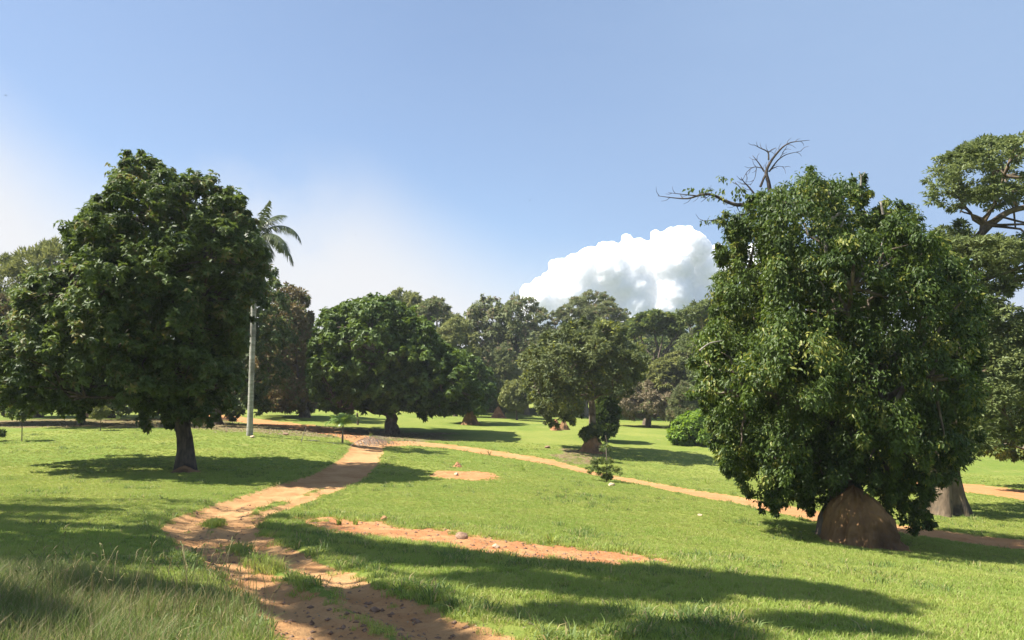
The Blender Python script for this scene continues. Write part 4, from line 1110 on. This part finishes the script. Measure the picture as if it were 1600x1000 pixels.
def stone(px, py, s, mat, label, seed, squash=0.65, cat='stone', name='stone'):
    import bmesh
    bm = bmesh.new(); bmesh.ops.create_icosphere(bm, subdivisions=3, radius=1)
    r_ = random.Random(seed)
    planes = [(Vector((r_.uniform(-1, 1), r_.uniform(-1, 1), r_.uniform(-1, 1))).normalized(), r_.uniform(0.55, 0.85)) for _ in range(12)]
    for v in bm.verts:
        for n_, d in planes:
            e = v.co.dot(n_) - d
            if e > 0: v.co -= n_ * e
        v.co *= s * 0.62; v.co.z *= squash
    me = bpy.data.meshes.new(name); bm.to_mesh(me); bm.free()
    me.materials.append(M[mat])
    o = bpy.data.objects.new(name, me); COL.objects.link(o)
    g = on_ground(px, py); g[2] += s * 0.2
    o.location = g; o.rotation_euler = (0, 0, r_.uniform(0, 6))
    return tag(o, label, cat)
stone(586, 942, 0.125, 'stone', 'angular brown stone lying on the right wheel rut', 1)
stone(720, 843, 0.34, 'stone', 'large dark clod sticking out of the bare earth strip', 2, 0.5)
stone(955, 760, 0.32, 'pale_stone', 'rounded pale stone beside the little layered sapling', 3)
stone(600, 812, 0.2, 'termite', 'pointed pale clod at the upper edge of the bare strip', 4, 0.9, 'clod', 'clod')
stone(776, 856, 0.17, 'pale_stone', 'small pale stone at the lower edge of the bare strip', 5)
stone(757, 999, 0.14, 'stone', 'square brick like stone at the bottom edge of the track', 6, 0.6)
stone(508, 1000, 0.16, 'stone', 'flat stone at the bottom edge between the ruts', 7, 0.4)
stone(394, 684, 0.3, 'pale_stone', 'pale stone at the foot of the palm', 8)
stone(1094, 806, 0.16, 'pale_stone', 'small yellowish stone alone on the right lawn', 9)
stone(713, 742, 0.26, 'pale_stone', 'whitish stone in the bare spot of the middle lawn', 10, 0.5)
stone(446, 680, 0.5, 'stone', 'brown log like clod in the shade right of the palm', 11, 0.5)
stone(855, 700, 0.5, 'stone', 'low dark clod left of the mulch by the mound tree', 12, 0.5)

def stick(pts, Y, r0, r1, name, label, cat, mat='dead_wood'):
    a = Acc(); px_tube(a, pts, Y, r0, r1, 6)
    g = on_ground(*pts[0])
    o = a.build(name, M[mat], None, True, g); o.location = g
    return tag(o, label, cat)
g = on_ground(470, 691); stick([(470, 692), (473, 683), (475, 675), (478, 668)], g[1], 0.03, 0.015, 'bare_stick', 'bare pale stick stuck upright in the lawn left of the young palm', 'stick')
g = on_ground(560, 664); stick([(559, 666), (559, 655), (558, 645)], g[1], 0.13, 0.11, 'stump', 'short grey post like stump behind the young palm', 'stump', 'bark')
g = on_ground(632, 940); stick([(612, 921), (624, 923), (632, 928)], on_ground(612, 921)[1], 0.016, 0.008, 'fallen_twig', 'crooked dark twig lying at the edge of the right rut', 'twig', 'dark_wood')

# ---------------------------------------------------------------- saplings and small plants
def sapling(px, py, label, polys, leaf, style, L, W, per, r, R=0.3, nl=10, name='sapling', depth=0.5, cat='sapling', stem_to=None):
    b = on_ground(px, py); Y = b[1]
    root = empty(name, b, label, cat)
    top = P(*(stem_to or (px, min(q[1] for q in polys[0]) + 6)), Y)
    a = Acc(); a.tube(np.array([b - [0, 0, 0.05], b + (top - b) * 0.5 + [0.03, 0, 0], top]), [r, r * 0.8, r * 0.4], 6)
    a.build('stem', M['bark'], root, True, b)
    ps = [crown_shape(p, Y, depth, R, nl, 0, 0.5, -0.6) for p in polys]
    c, d, cr = [np.concatenate([p[i] for p in ps]) for i in range(3)]
    foliage(c, d, cr, style, L, W, per, 'crown', M[leaf], root, b)
    return root
sapling(34, 690, 'thin staked sapling with dark leaves at the far left of the lawn', [[(8, 650), (14, 636), (32, 628), (50, 636), (54, 650), (32, 656)]], 'leaf_mid', 'broad', 0.2, 0.09, 22, 0.035)
sapling(157, 673, 'pale yellow green sapling left of the big dark tree', [[(142, 650), (146, 638), (156, 634), (168, 640), (170, 649), (156, 653)]], 'leaf_olive', 'broad', 0.24, 0.1, 24, 0.04)
sapling(-6, 690, 'leafy little bush cut by the left edge of the lawn', [[(-24, 684), (-18, 668), (0, 667), (9, 676), (4, 684), (-10, 688)]], 'leaf_dark', 'broad', 0.15, 0.08, 24, 0.03)
sapling(948, 753, 'little layered sapling on the lawn in front of the mound tree', [[(908, 736), (918, 728), (945, 727), (975, 730), (988, 738), (965, 742), (930, 742)], [(915, 722), (930, 714), (955, 716), (965, 722), (940, 727)], [(928, 745), (948, 741), (970, 745), (948, 750)]], 'leaf_mid', 'pad', 0.13, 0.04, 14, 0.04, R=0.28, nl=12, stem_to=(947, 700))
sapling(953, 722, 'thin upright sapling between the layered one and the mound', [[(938, 700), (950, 690), (958, 705), (948, 716)]], 'leaf_mid', 'broad', 0.2, 0.08, 8, 0.03, nl=6, stem_to=(946, 680))

def sprout(px, py, label, h, n, mat, name='weed', spread=0.5, w=0.03):
    """a tuft of upright arching blades from one spot"""
    b = on_ground(px, py)
    a = Acc(); tint = []
    v, q, t = blade_set(n, h, spread, w, 0.04 + h * 0.08)
    nf = len(q) + len(t)
    o = mesh(name, v, [q, t], M[mat], attrs={'tint': ('FACE', rng.random(nf))}, loc=b)
    return tag(o, label, 'weed' if name == 'weed' else 'grass clump')

def blade_set(n, h, lean, w, spread):
    """n bent tapering blades; verts, quads, tris"""
    th = rng.random(n) * 6.28; rr = spread * np.sqrt(rng.random(n)); ph = rng.random(n) * 6.28
    base = np.stack([rr * np.cos(th), rr * np.sin(th), np.full(n, -0.01)], -1)
    H = h * (0.55 + 0.6 * rng.random(n)); ln = lean * (0.3 + rng.random(n)) * H
    dr = np.stack([np.cos(ph), np.sin(ph), 0 * ph], -1); sd = np.stack([-np.sin(ph), np.cos(ph), 0 * ph], -1)
    sd = unit(sd + 0.8 * rng.standard_normal((n, 3)) * [1, 1, 0])
    W = w * (0.7 + 0.6 * rng.random(n))[:, None]
    up = np.array([0, 0, 1.0])
    m = base + dr * (ln * 0.35)[:, None] + up * (H * 0.6)[:, None]
    e = base + dr * ln[:, None] + up * (H * (1 - 0.25 * np.minimum(1, (ln / H) ** 2)))[:, None]
    v = np.stack([base - sd * W * .5, base + sd * W * .5, m + sd * W * .4, m - sd * W * .4, e], 1).reshape(-1, 3)
    o = np.arange(n)[:, None] * 5
    return v, o + [[0, 1, 2, 3]], o + [[3, 2, 4]]

for px, py, lab, h, n, mt in [(765, 712, 'scruffy weed standing on the near edge of the footpath', 0.65, 16, 'tall_grass'), (818, 736, 'spindly grey green weed on the lawn below the footpath', 0.75, 26, 'grass'),
                              (607, 692, 'small leafy weed right of the fallen fronds', 0.6, 18, 'grass'), (578, 684, 'dry weed above the fallen fronds', 0.7, 14, 'tall_grass'),
                              (1105, 756, 'scruffy weed on the lawn left of the vine hung tree', 0.7, 20, 'grass'), (530, 820, 'green weed on the left part of the bare strip', 0.3, 30, 'grass'),
                              (555, 818, 'green weed right of its twin on the bare strip', 0.28, 24, 'grass'), (860, 850, 'tall green weed on the upper edge of the bare strip', 0.4, 26, 'grass')]:
    sprout(px, py, lab, h, n, mt, spread=0.9)
for px, py, lab, h, n in [(335, 822, 'rounded grass clump between the ruts, the farthest of them', 0.22, 420), (420, 890, 'pale tufted grass clump on the hump between the ruts', 0.26, 420), (402, 880, 'smaller grass clump against the pale one between the ruts', 0.24, 300),
                          (375, 862, 'dark grass clump at the head of the grass hump', 0.2, 320)]:
    b = on_ground(px, py)
    v, q, t = blade_set(n, h, 0.8, 0.008, 0.27)
    o = mesh('grass_clump', v, [q, t], M['grass'], attrs={'tint': ('FACE', rng.random(len(q) + len(t)))}, loc=b)
    tag(o, lab, 'grass clump', 'grass clumps between the ruts')

# ---------------------------------------------------------------- grass, as instanced tufts
def grass_field(name, label, pts, scale, variants, mat):
    """one object: tuft shapes and the points that carry them, instanced by geometry nodes"""
    V, Q, T, ids, tint = [], [], [], [], []
    n0 = 0; fcount = []
    for k, (v, q, t) in enumerate(variants):
        V.append(v); Q.append(q + n0); T.append(t + n0); n0 += len(v); ids.append(np.full(len(v), k + 1.0))
    nq, ntri = sum(map(len, Q)), sum(map(len, T))
    tq = [np.random.default_rng(k).random(len(q)) for k, q in enumerate(Q)]
    V.append(pts); ids.append(np.zeros(len(pts)))
    allv = np.vstack(V); ids = np.concatenate(ids)
    sc = np.concatenate([np.ones(n0), scale]); rot = np.concatenate([np.zeros(n0), rng.random(len(pts)) * 6.28])
    pick = np.concatenate([np.zeros(n0), np.floor(rng.random(len(pts)) * len(variants))])
    tq = np.concatenate(tq)
    o = mesh(name, allv, [np.vstack(Q), np.vstack(T)], mat,
             attrs={'tuft': ('POINT', ids), 'size': ('POINT', sc), 'turn': ('POINT', rot), 'pick': ('POINT', pick), 'tint': ('FACE', np.concatenate([tq, tq]))})
    ng = bpy.data.node_groups.new(name, 'GeometryNodeTree')
    ng.interface.new_socket('Geometry', in_out='INPUT', socket_type='NodeSocketGeometry')
    ng.interface.new_socket('Geometry', in_out='OUTPUT', socket_type='NodeSocketGeometry')
    gi = ng.nodes.new('NodeGroupInput'); go = ng.nodes.new('NodeGroupOutput')
    def attr(nm):
        a_ = ng.nodes.new('GeometryNodeInputNamedAttribute'); a_.data_type = 'FLOAT'; a_.inputs['Name'].default_value = nm
        return a_.outputs['Attribute']
    def sel(k):
        c = ng.nodes.new('FunctionNodeCompare'); c.data_type = 'FLOAT'; c.operation = 'EQUAL'
        ng.links.new(attr('tuft'), c.inputs[0]); c.inputs[1].default_value = float(k); c.inputs['Epsilon'].default_value = 0.1
        s_ = ng.nodes.new('GeometryNodeSeparateGeometry'); s_.domain = 'POINT'
        ng.links.new(gi.outputs[0], s_.inputs[0]); ng.links.new(c.outputs[0], s_.inputs[1])
        return s_.outputs[0]
    g2i = ng.nodes.new('GeometryNodeGeometryToInstance')
    for k in range(len(variants), 0, -1):
        ng.links.new(sel(k), g2i.inputs[0])
    m2p = ng.nodes.new('GeometryNodeMeshToPoints'); ng.links.new(sel(0), m2p.inputs[0])
    iop = ng.nodes.new('GeometryNodeInstanceOnPoints')
    ng.links.new(m2p.outputs[0], iop.inputs['Points']); ng.links.new(g2i.outputs[0], iop.inputs['Instance'])
    iop.inputs['Pick Instance'].default_value = True
    ng.links.new(attr('pick'), iop.inputs['Instance Index'])
    cx = ng.nodes.new('ShaderNodeCombineXYZ'); ng.links.new(attr('turn'), cx.inputs[2]); ng.links.new(cx.outputs[0], iop.inputs['Rotation'])
    cs = ng.nodes.new('ShaderNodeCombineXYZ')
    for k in range(3): ng.links.new(attr('size'), cs.inputs[k])
    ng.links.new(cs.outputs[0], iop.inputs['Scale'])
    ng.links.new(iop.outputs[0], go.inputs[0])
    md = o.modifiers.new('grass', 'NODES'); md.node_group = ng
    return tag(o, label, kind='stuff')

def lawn_points():
    out = []; sc = []
    for r0, r1, dens, s in ((6.0, 10, 110, 0.85), (10, 16, 85, 0.95), (16, 26, 85, 0.9), (26, 42, 62, 0.85), (42, 72, 26, 0.9)):
        n = int(dens * 0.5 * 1.5 * (r1 ** 2 - r0 ** 2))
        r = np.sqrt(r0 ** 2 + rng.random(n) * (r1 ** 2 - r0 ** 2)); t = -0.75 + 1.5 * rng.random(n)
        out.append(np.stack([r * np.sin(t), r * np.cos(t)], -1)); sc.append(np.full(n, s))
    p = np.vstack(out); s = np.concatenate(sc)
    tr, pa, rd, bp, b2, li = masks(p[:, 0], p[:, 1])
    lim = np.maximum.reduce([tr + 0.08, pa + 0.05, rd, bp * 0.6, b2 * 0.7])
    cover = fbm(p[:, 0] * 0.8, p[:, 1] * 0.8, 91, 4)
    keep = (lim < 0.14 * rng.standard_normal(len(p))) & (rng.random(len(p)) < (0.65 + 0.7 * cover) * np.clip((78 - np.hypot(p[:, 0], p[:, 1])) / 30, 0, 1)) & ((li < 0) | (rng.random(len(p)) < 0.25))
    p = p[keep]; s = s[keep]; bp = bp[keep]
    s = s * (0.65 + 0.75 * fbm(p[:, 0] * 0.5, p[:, 1] * 0.5, 13, 4)) * (0.8 + 0.4 * rng.random(len(p)))
    rank = (bp > -1.0) & (bp < 0.5)
    s = np.where(rank, s * 1.45, s)
    z = height(p[:, 0], p[:, 1])
    return np.c_[p, z], s
gp, gs = lawn_points()
grass_field('lawn_grass', 'short green lawn grass', gp, gs, [blade_set(30, 0.085, 0.8, 0.008, 0.085) for _ in range(4)], M['grass'])
def weed_points():
    n = 26000
    r = 8 + 62 * rng.random(n) ** 1.3; t = -0.72 + 1.44 * rng.random(n)
    p = np.stack([r * np.sin(t), r * np.cos(t)], -1)
    f = fbm(p[:, 0] * 0.55, p[:, 1] * 0.55, 131, 4)
    tr, pa, rd, bp, b2, li = masks(p[:, 0], p[:, 1])
    edge = (np.abs(pa + 0.35) < 0.3) | (np.abs(tr + 0.3) < 0.25) | ((bp > -1.6) & (bp < 0.1))
    k = (np.maximum.reduce([tr, pa, rd, bp, b2]) < -0.03) & ((f > 0.63) & (rng.random(n) < 0.5) | edge & (rng.random(n) < 0.35))
    p = p[k]
    return np.c_[p, height(p[:, 0], p[:, 1])], 0.6 + 0.9 * rng.random(len(p))
wp_, ws_ = weed_points()
grass_field('weeds', 'coarser darker weeds and rank grass scattered through the lawn', wp_, ws_, [blade_set(18, 0.14, 1.1, 0.014, 0.12) for _ in range(3)], M['weed'])
def tall_points():
    poly = gpoly([(-200, 880), (0, 882), (150, 895), (260, 912), (330, 925), (400, 945), (440, 985), (462, 1010)])
    poly = np.vstack([poly, [[-2.6, 5.0], [-9.5, 5.0]]])
    lo, hi = poly.min(0) - 1.5, poly.max(0) + 1.5
    n = int(95 * np.prod(hi - lo))
    q = lo + rng.random((n, 2)) * (hi - lo)
    d = sd_poly(q[:, 0], q[:, 1], poly)
    q = q[(d > -0.3 + 0.55 * rng.standard_normal(n)) & (rng.random(n) < np.clip(0.4 + d * 0.4, 0.12, 1))]
    d = sd_poly(q[:, 0], q[:, 1], poly)
    tr = masks(q[:, 0], q[:, 1])[0]
    q, d = q[tr < -0.1], d[tr < -0.1]
    s = np.clip(0.5 + 0.3 * d, 0.32, 1.0) * (0.6 + 0.8 * fbm(q[:, 0] * 0.9, q[:, 1] * 0.9, 8, 3))
    return np.c_[q, height(q[:, 0], q[:, 1])], s
tp_, ts_ = tall_points()
grass_field('tall_grass', 'tall half dry grass in the lower left corner', tp_, ts_, [blade_set(16, 0.42, 0.55, 0.006, 0.09) for _ in range(4)], M['tall_grass'])
# a few tall seeding stalks
a = Acc()
for i in range(110):
    px = prng.uniform(20, 430); py = prng.uniform(945, 1000)
    g = on_ground(px, py)
    h = prng.uniform(0.45, 0.85); th = prng.uniform(0, 6.28); ln = prng.uniform(0.05, 0.35)
    d = np.array([math.cos(th), math.sin(th), 0])
    top = g + d * ln * h + [0, 0, h]
    pts = bez(g, g + [0, 0, h * 0.6], top, 6)
    a.tube(pts, np.linspace(0.003, 0.0018, 6), 4)
    hd_ = bez(top, top + (top - pts[-2]) * 0.6, top + d * 0.06 + [0, 0, 0.05], 4)
    a.tube(hd_, [0.003, 0.006, 0.005, 0.001], 4)
nf = sum(len(x) for x in a.q) + sum(len(x) for x in a.t)
o = a.build('grass_stalks', M['tall_grass'], None, True, None, attrs={'tint': ('FACE', 0.4 + 0.6 * rng.random(nf))})
tag(o, 'thin seeding stalks over the tall grass', kind='stuff')
# loose gravel and clods on the bare earth
def gravel():
    n = 15000
    r = 6 + 22 * rng.random(n) ** 1.5; t = -0.6 + 0.95 * rng.random(n)
    q = np.stack([r * np.sin(t), r * np.cos(t)], -1)
    tr, pa, rd, bp, b2, li = masks(q[:, 0], q[:, 1])
    k = (tr > 0) & (rng.random(n) < 0.55) | (bp > 0)
    q = q[k]; z = height(q[:, 0], q[:, 1])
    s = 0.008 + 0.042 * rng.random(len(q)) ** 3
    s = np.where(bp[k] > 0, s * 1.1, s)
    o6 = np.array([[1, 0, 0], [0, 1, 0], [-1, 0, 0], [0, -1, 0], [0, 0, 0.7], [0, 0, -0.6]], float)
    V = np.c_[q, z][:, None] + (o6[None] * (0.6 + 0.8 * rng.random((len(q), 6, 1)))) * s[:, None, None]
    f = np.array([[0, 1, 4], [1, 2, 4], [2, 3, 4], [3, 0, 4], [1, 0, 5], [2, 1, 5], [3, 2, 5], [0, 3, 5]])
    T = (np.arange(len(q))[:, None, None] * 6 + f[None]).reshape(-1, 3)
    tag(mesh('gravel', V.reshape(-1, 3), T, M['stone']), 'loose gravel and clods on the bare soil', kind='stuff')
gravel()
def leaf_litter():
    n = 5200
    out = []
    for (cx, cy, rx, ry, m) in ((0, 0, 0, 0, 0),):
        pass
    r = 45 + 45 * rng.random(n); t = -0.62 + 0.5 * rng.random(n)
    q = np.stack([r * np.sin(t), r * np.cos(t)], -1)
    li = masks(q[:, 0], q[:, 1])[5]; q = q[li > -1]
    r2 = 6 + 16 * rng.random(1400); t2 = -0.6 + 1.0 * rng.random(1400)
    q = np.vstack([q, np.stack([r2 * np.sin(t2), r2 * np.cos(t2)], -1)])
    big = np.where(np.hypot(q[:, 0], q[:, 1]) > 40, 0.22, 0.045)
    p = np.c_[q, height(q[:, 0], q[:, 1]) + 0.025]
    v, tt = leaves_mesh(p, rng.standard_normal(p.shape) * [1, 1, 0.25], np.array([0, 0, 1.0]) + 0.3 * rng.standard_normal(p.shape), big, big * 0.55)
    tag(mesh('fallen_leaves', v, tt, M['leaf_tan'], attrs={'tint': ('FACE', np.repeat(rng.random(len(p)) * 0.75, 2))}), 'scattered dry fallen leaves', kind='stuff')
leaf_litter()

# ---------------------------------------------------------------- cloud and birds
def cloud():
    import bmesh
    rng = np.random.default_rng(21)
    m, nt, out = new_mat('cloud_white')
    b = nd(nt, 'ShaderNodeBsdfPrincipled', Roughness=1.0)
    b.inputs['Base Color'].default_value = (0.985, 0.975, 0.985, 1)
    b.inputs['Specular IOR Level'].default_value = 0.0
    b.inputs['Subsurface Weight'].default_value = 1.0
    b.inputs['Subsurface Radius'].default_value = (1, 1, 1)
    b.inputs['Subsurface Scale'].default_value = 240.0
    nt.links.new(b.outputs[0], out.inputs['Surface'])
    def ico(k):
        bm = bmesh.new(); bmesh.ops.create_icosphere(bm, subdivisions=k, radius=1)
        r = np.array([v.co[:] for v in bm.verts]), np.array([[v.index for v in f.verts] for f in bm.faces]); bm.free(); return r
    ics = [ico(3), ico(2), ico(1)]
    Y0 = 7500.0
    poly = np.array([(770, 560), (796, 520), (806, 470), (814, 440), (838, 426), (860, 398), (902, 387), (940, 374), (985, 358), (1035, 350), (1080, 349), (1106, 352), (1112, 378), (1135, 376), (1165, 372),
                     (1200, 389), (1240, 434), (1260, 560)], float)
    W = P(poly[:, 0], poly[:, 1], Y0); ol = W[:, [0, 2]]
    lo, hi = ol.min(0), ol.max(0)
    q = lo + rng.random((6000, 2)) * (hi - lo)
    d = sd_poly(q[:, 0], q[:, 1], ol); q = q[d > 20]; d = d[d > 20]
    C, R_ = [], []
    for p, dd in zip(q, d):
        r = min(dd * 0.8, 240) * (0.7 + 0.3 * rng.random())
        if r < 45: continue
        if C and np.any(np.hypot(*(np.array(C)[:, [0, 2]] - p).T) < 0.45 * np.array(R_)) and rng.random() < 0.95: continue
        C.append(np.array([p[0], Y0 + rng.uniform(-1, 1) * min(80, dd * 0.5), p[1]])); R_.append(r)
        if len(C) > 110: break
    sv, sf = ics[0]
    c, r = np.array(C), np.array(R_)
    v = c[:, None] + sv[None] * r[:, None, None]
    o = mesh('cloud', v.reshape(-1, 3), (np.arange(len(c))[:, None, None] * len(sv) + sf[None]).reshape(-1, 3), m, smooth_=True)
    md = o.modifiers.new('remesh', 'REMESH'); md.mode = 'VOXEL'; md.voxel_size = 10.5; md.use_smooth_shade = True
    sm_ = o.modifiers.new('soften', 'SMOOTH'); sm_.factor = 0.5; sm_.iterations = 14
    dg = bpy.context.evaluated_depsgraph_get(); dg.update()
    me = bpy.data.meshes.new_from_object(o.evaluated_get(dg))
    o.modifiers.clear(); old = o.data; o.data = me; bpy.data.meshes.remove(old)
    bm = bmesh.new(); bm.from_mesh(me)
    bmesh.ops.delete(bm, geom=[v for v in bm.verts if v.co.y > Y0 + 200 or v.co.z < 330], context='VERTS')
    bm.to_mesh(me); bm.free()
    # billows: rounded bulges at several sizes, pushed out along the surface normal
    from mathutils import noise
    k = len(me.vertices)
    co = np.empty(k * 3, np.float32); me.vertices.foreach_get('co', co); co = co.reshape(-1, 3)
    for size, amp in ((230, 46), (105, 24), (52, 12), (26, 6)):
        nr = np.empty(k * 3, np.float32); me.vertices.foreach_get('normal', nr); nr = nr.reshape(-1, 3)
        b = np.array([noise.voronoi(Vector(x))[0][0] for x in co / size])
        co = co + nr * ((0.55 - b) * amp)[:, None]
        me.vertices.foreach_set('co', co.astype(np.float32).ravel()); me.update()
    me.polygons.foreach_set('use_smooth', np.ones(len(me.polygons), bool))
    me.materials.clear(); me.materials.append(m)
    tag(o, 'tall white cumulus cloud rising behind the trees', kind='structure')
cloud()

def bird(px, py, Y, span, label, bank):
    p = P(px, py, Y)
    a = Acc(); s = span
    a.tube(np.array([[-0.22, 0, 0], [-0.1, 0, 0.01], [0.1, 0, 0.01], [0.24, 0, 0]]) * s, np.array([0.012, 0.05, 0.055, 0.01]) * s, 8)
    o = a.build('bird', M['feather'], None, True)
    o.location = p; o.rotation_euler = (bank, 0.0, 0.6)
    tag(o, label, 'bird')
    for sgn in (-1, 1):
        v = np.array([[0.08, 0, 0.02], [0.06, 0.28 * sgn, 0.09], [-0.02, 0.55 * sgn, 0.03], [-0.06, 0.27 * sgn, 0.085], [-0.09, 0, 0.02],
                      [0.08, 0, 0.008], [0.06, 0.28 * sgn, 0.078], [-0.06, 0.27 * sgn, 0.073], [-0.09, 0, 0.008]]) * s
        mesh('wing', v, [np.array([[0, 1, 3, 4], [5, 6, 7, 8]]), np.array([[1, 2, 3], [6, 2, 7]])], M['feather'], o)
bird(9, 149, 160, 1.1, 'small dark bird gliding high at the left edge of the sky', 0.2)
bird(828, 313, 190, 0.8, 'tiny bird high in the middle of the sky', -0.3)
bird(555, 367, 210, 0.8, 'tiny bird low over the white haze left of the middle', 0.1)
